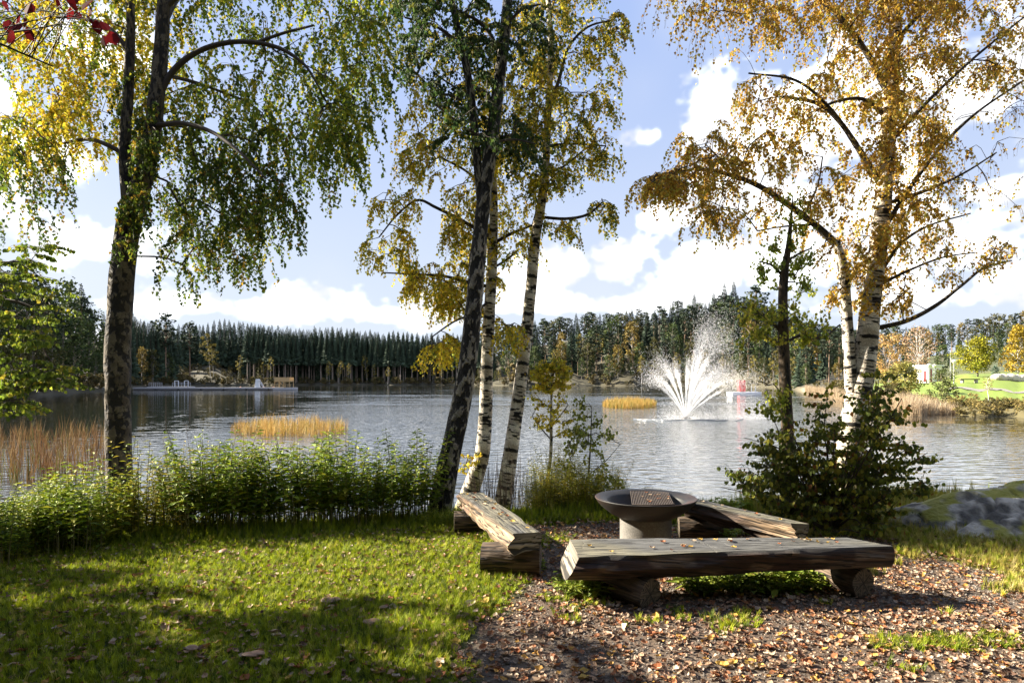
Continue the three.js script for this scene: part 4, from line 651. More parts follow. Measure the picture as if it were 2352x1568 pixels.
{
  const d = 10.2;
  tracedTree({
    name: 'birch_tree', label: 'white birch with mossy foot and golden crown, middle stem of the three', d, seed: 7, bark: 'white', moss: 1, mossTop: 1.25, pal: yellow, limbBark: barkMat.brown,
    stems: [[[1080, 1128, 42], [1107, 1045, 34], [1115, 950, 30], [1118, 850, 28], [1122, 750, 27], [1128, 650, 25], [1132, 560, 22], [1134, 480, 19], [1133, 400, 16], [1143, 280, 14], [1152, 150, 11], [1158, 20, 8], [1165, -120, 4]]],
    limbs: [[[1128, 545, 9], [1095, 526, 9], [1045, 498, 8], [1000, 476, 7], [960, 459, 6], [915, 490, 5], [870, 545, 3]], [[1128, 660, 9], [1075, 648, 8], [1020, 634, 7], [960, 630, 5], [880, 626, 3]], [[1131, 560, 9], [1170, 538, 8], [1222, 517, 5]], [[1134, 470, 7], [1080, 400, 6], [1010, 360, 4]], [[1126, 690, 7], [1085, 720, 6, 9.9], [1040, 740, 4, 9.8], [990, 775, 3, 9.8]], [[1125, 620, 6], [1165, 595, 5], [1190, 575, 3]], [[1140, 330, 7], [1080, 230, 5], [1000, 170, 4]], [[1138, 380, 6], [1190, 330, 5], [1220, 260, 3]]],
    strand: { n: [4, 7], len: [0.25, 0.5], step: 0.028, out: 0.6, down: 1.5 },
    clusters: r => [
      ...scatter(r, 40, r => ({ p: inBox(r, 925, 1090, 600, 660, d, 0.8) })), ...scatter(r, 18, r => ({ p: inBox(r, 985, 1100, 660, 700, d, 0.7) })), ...scatter(r, 14, r => ({ p: inBox(r, 830, 930, 520, 590, d, 0.5) })), ...scatter(r, 12, r => ({ p: inBox(r, 850, 960, 430, 500, d, 0.5) })), ...scatter(r, 46, r => ({ p: inBox(r, 1030, 1130, 400, 600, d, 0.8) })), ...scatter(r, 20, r => ({ p: inBox(r, 1130, 1230, 440, 580, d, 0.7) })), ...scatter(r, 60, r => ({ p: inBox(r, 930, 1130, 70, 350, d, 1.0) })), ...scatter(r, 28, r => ({ p: inBox(r, 1100, 1180, 100, 420, d, 0.8) })), ...scatter(r, 14, r => ({ p: inBox(r, 925, 1010, 310, 400, d, 0.5) })),
      ...scatter(r, 9, r => ({ p: inBox(r, 985, 1085, 760, 800, 9.8, 0.4), len: 0.45 })), ...scatter(r, 6, r => ({ p: inBox(r, 1150, 1195, 735, 770, 9.8, 0.3), len: 0.4 })), ...scatter(r, 10, r => ({ p: inBox(r, 1110, 1145, 600, 760, d, 0.3), len: 0.25 })), ...scatter(r, 8, r => ({ p: inBox(r, 1060, 1100, 1040, 1085, 10, 0.2), len: 0.15, strand: { n: [2, 3], len: [0.1, 0.2], step: 0.03, out: 0.6, down: 0.3, up: 0.5 } })), ...scatter(r, 40, r => ({ p: inBox(r, 1000, 1250, -260, 60, d, 0.9) })),
    ],
  });
  tracedTree({
    name: 'birch_tree', label: 'slim white birch leaning right nearest the yellow sapling', d, seed: 8, bark: 'white', moss: 0.8, mossTop: 0.9, pal: yellow.concat([[0.14, 0.17, 0.03, 3]]), limbBark: barkMat.brown,
    stems: [[[1156, 1148, 40], [1176, 1020, 33], [1190, 920, 30], [1205, 800, 28], [1218, 680, 26], [1228, 560, 24], [1243, 470, 21], [1252, 400, 19], [1257, 300, 17], [1262, 200, 15], [1265, 100, 14], [1260, 0, 12], [1255, -120, 8], [1252, -280, 4]]],
    limbs: [[[1240, 498, 8], [1300, 502, 7], [1350, 492, 6], [1385, 463, 3]], [[1262, 250, 9], [1285, 180, 8], [1305, 110, 7], [1350, 62, 5], [1410, 45, 3]], [[1256, 335, 7], [1310, 330, 5], [1392, 335, 3]], [[1258, 180, 6], [1225, 140, 4]], [[1250, 400, 6], [1290, 385, 5], [1340, 345, 3]], [[1222, 640, 5], [1215, 585, 4], [1212, 560, 2]]],
    strand: { n: [4, 7], len: [0.25, 0.5], step: 0.028, out: 0.6, down: 1.5 },
    clusters: r => [
      ...scatter(r, 90, r => ({ p: inBox(r, 1190, 1360, 60, 400, d, 1.0) })), ...scatter(r, 50, r => ({ p: inBox(r, 1200, 1370, -120, 60, d, 1.0) })), ...scatter(r, 22, r => ({ p: inBox(r, 1340, 1400, 20, 300, d, 0.6) })), ...scatter(r, 9, r => ({ p: inBox(r, 1380, 1430, 20, 90, d, 0.4) })), ...scatter(r, 10, r => ({ p: inBox(r, 1355, 1410, 310, 360, d, 0.4) })), ...scatter(r, 8, r => ({ p: inBox(r, 1362, 1402, 460, 500, d, 0.3), len: 0.35 })), ...scatter(r, 9, r => ({ p: inBox(r, 1255, 1320, 495, 540, d, 0.4), len: 0.3 })), ...scatter(r, 20, r => ({ p: inBox(r, 1225, 1300, 390, 440, d, 0.5), len: 0.25 })), ...scatter(r, 40, r => ({ p: inBox(r, 1150, 1250, 80, 400, d, 0.8) })),
    ],
  });
}
// the golden birch on the right
{
  const d = 10;
  const bot = [[1470, 450], [1500, 455], [1540, 440], [1600, 540], [1660, 560], [1720, 530], [1790, 520], [1850, 560], [1900, 640], [1960, 700], [2010, 720], [2060, 600], [2140, 560], [2180, 460], [2250, 330], [2352, 250], [2400, 250]];
  tracedTree({
    name: 'birch_tree', label: 'golden birch with two white stems rising behind the leafy bush', d, seed: 9, bark: 'white', moss: 0.5, mossTop: 1.4, pal: gold, limbBark: barkMat.brown,
    stems: [[[1938, 1140, 60], [1960, 970, 56], [1984, 850, 50], [2000, 700, 44], [2020, 550, 38], [2034, 400, 36], [2040, 300, 34], [2047, 200, 32], [2055, 80, 28], [2061, -60, 22], [2070, -250, 14], [2080, -420, 6]], [[1958, 900, 32], [1951, 800, 26], [1944, 700, 24], [1936, 610, 22], [1920, 553, 19]], [[1972, 880, 30], [1976, 800, 26], [1990, 720, 22], [2003, 660, 18]]],
    limbs: [[[1925, 565, 18], [1880, 522, 16], [1800, 462, 14], [1740, 425, 12], [1690, 406, 10], [1610, 388, 7], [1540, 402, 5], [1488, 430, 3]], [[2022, 418, 16], [1975, 345, 14], [1930, 280, 11], [1880, 238, 9], [1800, 222, 6]], [[2042, 215, 16], [1992, 122, 14], [1935, 45, 12], [1880, -5, 9], [1810, -40, 7], [1720, -62, 5, 9.7], [1620, -50, 3, 9.5]], [[2036, 268, 11], [1985, 228, 9], [1925, 232, 7], [1860, 260, 4]], [[1970, 330, 8], [1900, 240, 7, 9.6], [1830, 185, 6, 9.5], [1720, 168, 4, 9.4]], [[2022, 540, 12], [2085, 440, 10], [2160, 340, 8], [2240, 262, 6], [2352, 185, 4]], [[2030, 470, 10], [2120, 440, 8], [2210, 400, 5], [2290, 350, 3]], [[2008, 755, 12], [2080, 738, 10], [2150, 702, 9], [2210, 655, 7], [2262, 615, 5], [2325, 598, 3]], [[2042, 330, 10], [2130, 235, 8], [2230, 140, 6], [2352, 40, 4]], [[2015, 640, 9], [2070, 560, 7], [2130, 520, 5], [2230, 490, 3]], [[2010, 660, 8], [2090, 620, 6], [2170, 590, 4], [2240, 580, 3]], [[2052, 100, 10], [2140, 10, 8], [2260, -60, 5]], [[1870, 515, 6], [1800, 520, 4], [1740, 530, 3]], [[1700, 410, 5], [1640, 350, 4], [1620, 330, 2]], [[1850, 490, 6], [1880, 420, 4], [1890, 360, 3]]],
    strand: { n: [4, 6], len: [0.3, 0.65], step: 0.030, out: 0.5, down: 1.6 }, size: [0.034, 0.056],
    clusters: r => [
      ...scatter(r, 330, r => { const u = 1480 + r() * 580, b = table(bot, u), len = 0.25 + r() * 0.45, top = u < 1560 ? 395 : u < 1640 ? 300 : -150; if (u < 1600 && r() < 0.55) return null; const v = lerp(top, b - len * F / d * 0.5, r()); if (u < 1700 && v < 260 && r() < 0.75) return null; return { p: px(u, v, d + (r() + r() - 1) * 1.5), len }; }),
      ...scatter(r, 20, r => { const u = 1485 + r() * 215; return { p: px(u, lerp(425, 395, clamp((u - 1485) / 60)) + (r() - 0.6) * 60, d + (r() - 0.5)), len: 0.3 + r() * 0.35 }; }), ...scatter(r, 40, r => ({ p: inBox(r, 1560, 1760, -90, 40, 9.4, 0.6), len: 0.5 + r() * 0.5, bare: 0.45 })), ...scatter(r, 60, r => ({ p: inBox(r, 1750, 2100, -150, 60, d, 1.3), len: 0.5 })),
      ...scatter(r, 110, r => { const u = 2035 + r() * 140, v = lerp(-100, 540, r()); return { p: px(u, v, d + (r() + r() - 1) * 1.2), len: 0.3 + r() * 0.3 }; }),
      ...scatter(r, 60, r => { const u = 2150 + r() * 220, v = lerp(-120, 160, r()); return { p: px(u, v, d + (r() + r() - 1) * 1.1), len: 0.4 }; }),
      ...scatter(r, 60, r => { const u = 2130 + r() * 230, v = lerp(120, 470, r()); return { p: px(u, v, d + (r() + r() - 1) * 0.9), len: 0.35, bare: 0.72 }; }),
      ...scatter(r, 44, r => { const t = r(), u = 2040 + t * 280; return { p: px(u, lerp(720, 590, t) - r() * 110 * (1 - Math.abs(t - 0.5)), d + (r() - 0.5)), len: 0.3, bare: 0.62 }; }),
      ...scatter(r, 40, r => ({ p: inBox(r, 1900, 2080, 540, 700, d, 0.8), len: 0.25 })), ...scatter(r, 12, r => ({ p: inBox(r, 2010, 2040, 500, 620, d - 0.25, 0.15), len: 0.2 })), ...scatter(r, 34, r => ({ p: inBox(r, 2005, 2075, 20, 420, d - 0.3, 0.3), len: 0.25 })),
    ],
  });
}
// dark trunk in front of it
tracedTree({
  name: 'alder_tree', label: 'slender dark trunked alder with pale green leaves beside the golden birch', d: 9.4, seed: 10, bark: 'alder', moss: 0.8, mossTop: 1.6, pal: [[0.40, 0.42, 0.05, 3], [0.52, 0.46, 0.07, 2], [0.2, 0.26, 0.03, 2]], leaf: ovalLeaf, size: [0.034, 0.055],
  stems: [[[1812, 1060, 30], [1808, 960, 27], [1803, 850, 25], [1799, 740, 23], [1801, 640, 20], [1811, 570, 13], [1817, 510, 7], [1822, 450, 2]]],
  limbs: [[[1799, 770, 9], [1775, 740, 8], [1740, 715, 6], [1705, 705, 3]], [[1800, 790, 8], [1840, 770, 7], [1890, 775, 5], [1930, 745, 3]], [[1803, 640, 7], [1775, 610, 5], [1745, 600, 3]], [[1808, 600, 6], [1840, 580, 4], [1865, 570, 3]], [[1805, 920, 4], [1785, 890, 3], [1775, 880, 2]]],
  strand: { n: [4, 7], len: [0.12, 0.3], step: 0.03, out: 0.4, down: 0.9, up: 0.9 },
  clusters: r => [...scatter(r, 30, r => ({ p: inBox(r, 1700, 1850, 690, 800, 9.3, 0.6) })), ...scatter(r, 9, r => ({ p: inBox(r, 1830, 1900, 740, 800, 9.3, 0.5) })), ...scatter(r, 30, r => ({ p: inBox(r, 1740, 1880, 560, 680, 9.6, 0.6), pal: [[0.22, 0.28, 0.04, 3], [0.36, 0.38, 0.06, 1]] })), ...scatter(r, 8, r => ({ p: inBox(r, 1770, 1805, 880, 960, 9.3, 0.3) })), ...scatter(r, 6, r => ({ p: inBox(r, 1790, 1850, 470, 540, 9.4, 0.3) }))],
});
// saplings
tracedTree({
  name: 'birch_sapling', label: 'thin white birch sapling with a small golden crown behind the fire bowl', d: 9.2, seed: 11, bark: 'white', pal: yellow.concat([[0.6, 0.5, 0.05, 3]]), size: [0.034, 0.052],
  stems: [[[1244, 1150, 9], [1258, 1095, 8], [1265, 1040, 8], [1266, 950, 6], [1267, 880, 4], [1268, 840, 2]]],
  limbs: [[[1266, 1010, 3], [1240, 980, 2.4], [1222, 955, 1.6]], [[1266, 980, 3], [1290, 950, 2.4], [1305, 930, 1.6]]],
  strand: { n: [4, 7], len: [0.1, 0.22], step: 0.024, out: 0.8, down: 0.2, up: 0.5 },
  clusters: r => [...scatter(r, 34, r => { const a = r() * 6.28, q = Math.sqrt(r()); return { p: px(1270 + Math.cos(a) * q * 34, 872 + Math.sin(a) * q * 38, 9.2 + (r() - 0.5) * 0.4) }; }), ...scatter(r, 26, r => ({ p: inBox(r, 1225, 1312, 910, 1000, 9.2, 0.25), bare: 0.55 })), ...scatter(r, 5, r => ({ p: inBox(r, 1260, 1276, 828, 850, 9.2, 0.1) }))],
});
tracedTree({
  name: 'aspen_sapling', label: 'sparse light green sapling with round leaves next to the golden sapling', d: 8.9, seed: 12, bark: 'alder', pal: [[0.22, 0.26, 0.05, 3], [0.34, 0.34, 0.08, 2]], leaf: ovalLeaf, size: [0.035, 0.055],
  stems: [[[1346, 1180, 5.5], [1352, 1090, 4.5], [1357, 1010, 3], [1359, 935, 1.4]]],
  limbs: [[[1352, 1090, 2.2], [1390, 1060, 1.8], [1425, 1020, 1]], [[1350, 1110, 2.2], [1318, 1070, 1.8], [1300, 1030, 1]], [[1348, 1150, 2.2], [1400, 1125, 1.8], [1440, 1105, 1]]],
  strand: { n: [3, 4], len: [0.14, 0.26], step: 0.042, out: 0.9, down: 0.1, up: 0.7 },
  clusters: r => [...scatter(r, 34, r => ({ p: inBox(r, 1300, 1425, 990, 1130, 8.9, 0.4) })), ...scatter(r, 8, r => ({ p: inBox(r, 1335, 1380, 930, 1000, 8.9, 0.15) })), ...scatter(r, 4, r => ({ p: inBox(r, 1400, 1450, 1095, 1115, 8.8, 0.2) }))],
});
// bush in front of the golden birch
{
  const d = 7.4, fan = []; const r0 = rng(40);
  for (let k = 0; k < 17; k++) { const a = lerp(-1.25, 1.15, (k + 0.5) / 17) + (r0() - 0.5) * 0.1, L = (260 + r0() * 110) * (1 - 0.16 * Math.abs(a)), dd = d + (r0() - 0.5) * 0.9, rows = []; for (let q = 0; q <= 4; q++) { const t = q / 4; rows.push([1905 + (r0() - 0.5) * 26 * t + Math.sin(a) * L * Math.pow(t, 1.1) * 0.92, 1225 - Math.cos(a * 0.86) * L * t + 40 * t * t * Math.abs(a), lerp(6, 1.6, t), lerp(d, dd, t)]); } fan.push(rows); }
  fan.push([[1910, 1200, 4, d], [2000, 1030, 3.4, 7.1], [2040, 970, 3, 7], [2072, 915, 1.8, 6.9]], [[1900, 1210, 4, d], [1990, 1020, 3, 7.2], [2010, 930, 2.4, 7.1], [2022, 860, 1.6, 7.1]], [[1890, 1200, 4, d], [1830, 1080, 3, 7.2], [1790, 1030, 2.4, 7.1], [1710, 1005, 1.6, 7]]);
  tracedTree({
    name: 'leafy_bush', label: 'dark green many stemmed bush at the shore beside the right log bench', category: 'bush', d, seed: 13, bark: 'alder', pal: [[0.09, 0.12, 0.02, 4], [0.18, 0.21, 0.025, 3], [0.34, 0.31, 0.04, 2], [0.22, 0.10, 0.025, 0.5]], leaf: ovalLeaf, size: [0.036, 0.06],
    stems: [[[1905, 1228, 9], [1907, 1150, 7], [1900, 1080, 5], [1905, 1000, 3]]], limbs: fan,
    strand: { n: [3, 5], len: [0.16, 0.34], step: 0.034, out: 0.9, down: 0.2, up: 0.35 },
    clusters: r => { const out = []; for (const rows of fan) for (let k = 0; k < 14; k++) { const t = 0.22 + r() * 0.78, f = t * (rows.length - 1), i = Math.min(rows.length - 2, f | 0), q = f - i; out.push({ p: px(lerp(rows[i][0], rows[i + 1][0], q) + (r() - 0.5) * 26, lerp(rows[i][1], rows[i + 1][1], q) + (r() - 0.5) * 26, lerp(rows[i][3], rows[i + 1][3], q) + (r() - 0.5) * 0.25) }); } return out.concat(scatter(r, 55, r => ({ p: inBox(r, 1790, 2050, 1100, 1225, d, 0.5) }))); },
  });
}
// alder boughs reaching in at the far left
tracedTree({
  name: 'alder_tree', label: 'broad leaved alder with low bright boughs over the brown reeds', d: 11.5, seed: 15, bark: 'alder', pal: [[0.16, 0.22, 0.025, 3], [0.28, 0.32, 0.035, 3], [0.09, 0.13, 0.02, 2], [0.42, 0.35, 0.04, 0.6]], leaf: ovalLeaf, size: [0.05, 0.085],
  stems: [[[-170, 1150, 40], [-165, 980, 36], [-150, 800, 30], [-130, 620, 24], [-120, 420, 18], [-110, 250, 10]]],
  limbs: [[[-160, 860, 12], [-80, 830, 10], [0, 850, 7], [80, 850, 5], [150, 845, 2]], [[-150, 760, 12], [-70, 700, 9], [20, 690, 7], [110, 720, 3]], [[-165, 960, 10], [-80, 930, 8], [0, 920, 5], [60, 915, 3]], [[-135, 640, 10], [-60, 610, 7], [40, 600, 4]]],
  strand: { n: [4, 7], len: [0.25, 0.5], step: 0.05, out: 0.8, down: 0.5 },
  clusters: r => [...scatter(r, 190, r => { const v = 560 + r() * 380, w = v < 640 ? 130 : v < 760 ? 120 : v < 830 ? 100 : v < 880 ? 160 : 70; return { p: px(-150 + r() * (w + 150), v, 11.5 + (r() - 0.5) * 2) }; }), ...scatter(r, 24, r => ({ p: inBox(r, 20, 155, 835, 870, 11.2, 0.6) })), ...scatter(r, 14, r => ({ p: inBox(r, -20, 60, 880, 950, 11.2, 0.6) }))],
});

// ---------------------------------------------------------------- herbs, grass and litter
function herbGeo(seed, { stems = 12, h = 0.8, leaves = 16, lsize = 0.07, pal, spread = 0.25, lean = 0.25, seedHead = 0, leafW = 0.42, from = 0.12 }) {
  const r = rng(seed), st = new MB(), lf = new MB();
  for (let k = 0; k < stems; k++) {
    const a = r() * 6.283, q = Math.sqrt(r()) * spread, x0 = Math.cos(a) * q, z0 = Math.sin(a) * q, H = h * (0.6 + r() * 0.5), lx = Math.cos(a) * lean * r() * H + (r() - 0.5) * 0.1, lz = Math.sin(a) * lean * r() * H + (r() - 0.5) * 0.1;
    const pts = [V(x0, -0.08, z0), V(x0 + lx * 0.25, H * 0.4, z0 + lz * 0.25), V(x0 + lx * 0.6, H * 0.75, z0 + lz * 0.6), V(x0 + lx, H, z0 + lz)], c = new THREE.CatmullRomCurve3(pts);
    st.tube(pts, [0.004, 0.0035, 0.0025, 0.0012], 3, { col: seedHead ? [0.09, 0.065, 0.045] : [0.12, 0.11, 0.035], cap: false });
    for (let j = 0; j < leaves; j++) {
      const t = lerp(from, 1, (j + r() * 0.6) / leaves), p = c.getPoint(Math.min(1, t)), b = j * 2.4 + r(), L = lsize * (1.15 - 0.6 * t) * (0.7 + r() * 0.6), dx = Math.cos(b), dz = Math.sin(b), up = 0.35 - r() * 0.7, w = L * leafW * 0.5;
      const col = pick(r, pal), e = V(p.x + dx * L, p.y + up * L, p.z + dz * L), m = V(p.x + dx * L * 0.45, p.y + up * L * 0.6 + L * 0.08, p.z + dz * L * 0.45), k0 = lf.count;
      lf.v(p.x, p.y, p.z, 0, 1, 0, 0, 0, ...col); lf.v(m.x - dz * w, m.y + w * 0.3, m.z + dx * w, 0, 1, 0, 0, 0, ...col); lf.v(e.x, e.y, e.z, 0, 1, 0, 0, 0, ...col); lf.v(m.x + dz * w, m.y + w * 0.3, m.z - dx * w, 0, 1, 0, 0, 0, ...col);
      lf.tri(k0, k0 + 1, k0 + 2); lf.tri(k0, k0 + 2, k0 + 3);
    }
  }
  return { stem: st.geo(), leaf: lf.geo(null, false) };
}
const lush = [[0.19, 0.28, 0.02, 3], [0.30, 0.37, 0.025, 3], [0.07, 0.12, 0.018, 2], [0.34, 0.33, 0.03, 1]], olive2 = [[0.3, 0.3, 0.03, 2], [0.4, 0.32, 0.04, 2], [0.18, 0.23, 0.025, 2]], dead = [[0.10, 0.07, 0.05, 2], [0.15, 0.10, 0.06, 1]], nettle = [[0.30, 0.36, 0.025, 3], [0.42, 0.42, 0.035, 2], [0.13, 0.19, 0.02, 2]];
M.herb = leafMat(0.45, { vertexColors: true, roughness: 0.7 });
const herbs = {
  shrub: [1, 2, 3].map(k => herbGeo(k * 7, { stems: 20, h: 0.8, leaves: 28, lsize: 0.09, pal: lush, spread: 0.24, from: 0.3 })),
  olive: [1, 2].map(k => herbGeo(k * 9 + 50, { stems: 18, h: 0.75, leaves: 26, lsize: 0.07, pal: olive2, spread: 0.26 })),
  nettle: [1, 2].map(k => herbGeo(k * 11 + 70, { stems: 14, h: 0.65, leaves: 22, lsize: 0.09, leafW: 0.6, pal: nettle, spread: 0.3 })),
  stalk: [1, 2, 3].map(k => herbGeo(k * 13 + 90, { stems: 9, h: 1.0, leaves: 26, lsize: 0.022, leafW: 0.7, pal: dead, spread: 0.25, lean: 0.18, seedHead: 1, from: 0.45 })),
  willow: [1, 2].map(k => herbGeo(k * 15 + 110, { stems: 34, h: 0.85, leaves: 30, lsize: 0.06, leafW: 0.45, pal: [[0.4, 0.4, 0.04, 3], [0.54, 0.44, 0.05, 2], [0.28, 0.31, 0.03, 2]], spread: 0.32, from: 0.25 })),
  weed: [1, 2].map(k => herbGeo(k * 17 + 130, { stems: 12, h: 0.16, leaves: 6, lsize: 0.11, leafW: 0.4, pal: [[0.17, 0.24, 0.025, 3], [0.26, 0.3, 0.035, 2]], spread: 0.12, lean: 0.7, from: 0.1 })),
};
function herb(kind, r, x, z, s, name, label, group, cat = 'plant') {
  const g = herbs[kind][r() * herbs[kind].length | 0], o = thing(name, label, cat, V(x, nearH(x, z) - 0.01, z), group);
  part('stems', g.stem, M.wood, o); part('leaves', g.leaf, M.herb, o); o.rotation.y = r() * 6.28; o.scale.set(s * (0.9 + r() * 0.3), s, s * (0.9 + r() * 0.3)); return o;
}
{
  const r = rng(600);
  const row = (n, u0, u1, kind, s, name, label, group, inset = 0.1, depth = 0.8, cat) => { for (let k = 0; k < n; k++) { const u = lerp(u0, u1, (k + r()) / n); let x = (u - CX) / F * 7.5, e = table(edgeT, x); x = (u - CX) / F * e; e = table(edgeT, x); const d = e + inset + r() * depth; x = (u - CX) / F * d; herb(kind, r, x, -d, s * (0.25 + 1.05 * f2(u * 0.019 + 7, 3, 2) + r() * 0.35), name, label, group, cat); } };
  row(24, 430, 990, 'shrub', 1.2, 'shore_herb', 'bushy green leafy herb in the bank growth before the lake', 'green herbs along the bank', 0.0, 0.45);
  row(12, 230, 470, 'olive', 1.0, 'yellowing_herb', 'yellowing weedy herb at the foot of the thick dark birch', 'yellowing herbs by the thick birch', -0.1, 1.2);
  row(20, -60, 300, 'nettle', 1.05, 'nettle_plant', 'bright green nettle clump beside the brown reeds', 'nettles beside the brown reeds', -0.5, 1.6);
  row(12, -80, 200, 'shrub', 0.8, 'nettle_plant', 'bright green nettle clump beside the brown reeds', 'nettles beside the brown reeds', -0.9, 0.8);
  row(26, 420, 1000, 'stalk', 1.0, 'dry_stalks', 'dark dry seed stalks sticking up out of the bank growth', 'dry seed stalks along the bank', 0.3, 1.0);
  row(16, 1100, 1230, 'stalk', 0.75, 'dry_stalks', 'thin dark dry stalks between the leaning birches and the sapling', 'dry stalks beside the leaning birches', 0.2, 0.6);
  row(10, 1225, 1330, 'willow', 0.78, 'willow_shrub', 'yellow green willow shrub at the foot of the golden sapling', 'willow shrubs behind the gravel', 0.1, 0.6, 'shrub');
  row(8, 1320, 1430, 'willow', 0.55, 'willow_shrub', 'yellow green willow shrub at the foot of the golden sapling', 'willow shrubs behind the gravel', 0.1, 0.6, 'shrub');
  row(6, 955, 1060, 'nettle', 0.42, 'leafy_weed', 'low green weed around the black furrowed birch foot', 'weeds round the furrowed birch', -0.35, 0.4);
  row(8, 1440, 1760, 'weed', 1.4, 'bank_weed', 'low green weed along the bank behind the fire bowl', 'weeds behind the fire bowl', -0.2, 0.6);
  for (const [u, v, n, sp, s, lab, gr] of [[1345, 1362, 9, 55, 0.9, 'low bright weed by the front bench log', 'weeds by the front bench log'], [1700, 1350, 16, 130, 1.0, 'dandelion like weed growing under the front bench', 'weeds under the front bench'], [1850, 1342, 7, 60, 0.8, 'dandelion like weed growing under the front bench', 'weeds under the front bench'], [1190, 1308, 6, 50, 0.7, 'small green weed at the left bench log', 'weeds at the left bench log'], [1640, 1232, 6, 60, 0.9, 'small weed between the fire bowl and right bench', 'weeds by the right bench']])
    for (let k = 0; k < n; k++) { const p = onPlane(u + (r() * 2 - 1) * sp, v + (r() * 2 - 1) * 13); herb('weed', r, p.x, p.z, s * (0.7 + r() * 0.6), 'ground_weed', lab, gr); }
}
// grass
{
  const r = rng(700), b = new MB();
  for (let q = 0; q < 8; q++) { const a = r() * 6.283, ca = Math.cos(a), sa = Math.sin(a), ox = (r() - 0.5) * 0.03, oz = (r() - 0.5) * 0.03, h = 0.7 + r() * 0.5, le = 0.15 + r() * 0.7, w = 0.0021, k = b.count; b.v(ox - sa * w, 0, oz + ca * w); b.v(ox + sa * w, 0, oz - ca * w); const mx = ox + ca * le * 0.018, mz = oz + sa * le * 0.018; b.v(mx + sa * w, h * 0.55, mz - ca * w); b.v(mx - sa * w, h * 0.55, mz + ca * w); b.v(ox + ca * le * 0.06, h, oz + sa * le * 0.06); b.tri(k, k + 1, k + 2); b.tri(k, k + 2, k + 3); b.tri(k + 3, k + 2, k + 4); }
  const g = b.geo(null, false); g.deleteAttribute('color');
  const L = new Leaves(), dryL = new Leaves(), pal = [[0.25, 0.31, 0.012, 4], [0.38, 0.42, 0.016, 2], [0.09, 0.13, 0.01, 2.2], [0.42, 0.38, 0.08, 0.7]], dry = [[0.44, 0.38, 0.09, 3], [0.30, 0.34, 0.04, 2], [0.52, 0.44, 0.18, 1]];
  for (let k = 0; k < 150000; k++) {
    const d = 3.3 + Math.pow(r(), 0.8) * 5.6, x = (r() * 2 - 1) * d * 0.82, z = -d, e = table(edgeT, x); if (d > e + 0.6) continue;
    const gr = gravelAt(x, z), patch = f2(x * 2.6 + 60, z * 2.6 + 12, 3); if (gr > 0.12 && !(patch > 0.62 && r() < 0.55 * smooth(0.62, 0.72, patch)) && r() < smooth(0.1, 0.5, gr)) continue;
    const right = x > 2.9 && d > 5, near = smooth(0.6, 0, e - d) * (0.5 + r()), tall = (right ? 0.07 : 0.05) * (0.7 + f2(x * 1.2, z * 1.2, 2) * 0.7) * (1 + near * 1.3) * (gr > 0.4 ? 0.8 : 1);
    (right && r() < 0.8 ? dryL : L).addQ(V(x, nearH(x, z) - 0.004, z), _q.setFromEuler(_e.set((r() - 0.5) * 0.3, r() * 6.28, (r() - 0.5) * 0.3)), _s.set(1, tall * (0.55 + r() * r() * 1.3), 1), pick(r, right && r() < 0.8 ? dry : pal));
  }
  const o = new THREE.Group(); o.name = 'lawn_grass'; o.userData = { kind: 'stuff', label: 'short green lawn grass around the benches', category: 'grass' }; scene.add(o); L.build('blades', g, leafMat(0.45, { roughness: 0.8 }), o);
  const o2 = new THREE.Group(); o2.name = 'dry_grass'; o2.userData = { kind: 'stuff', label: 'dry yellow grass in front of the lichen covered rock', category: 'grass' }; scene.add(o2); dryL.build('blades', g, leafMat(0.35), o2);
}
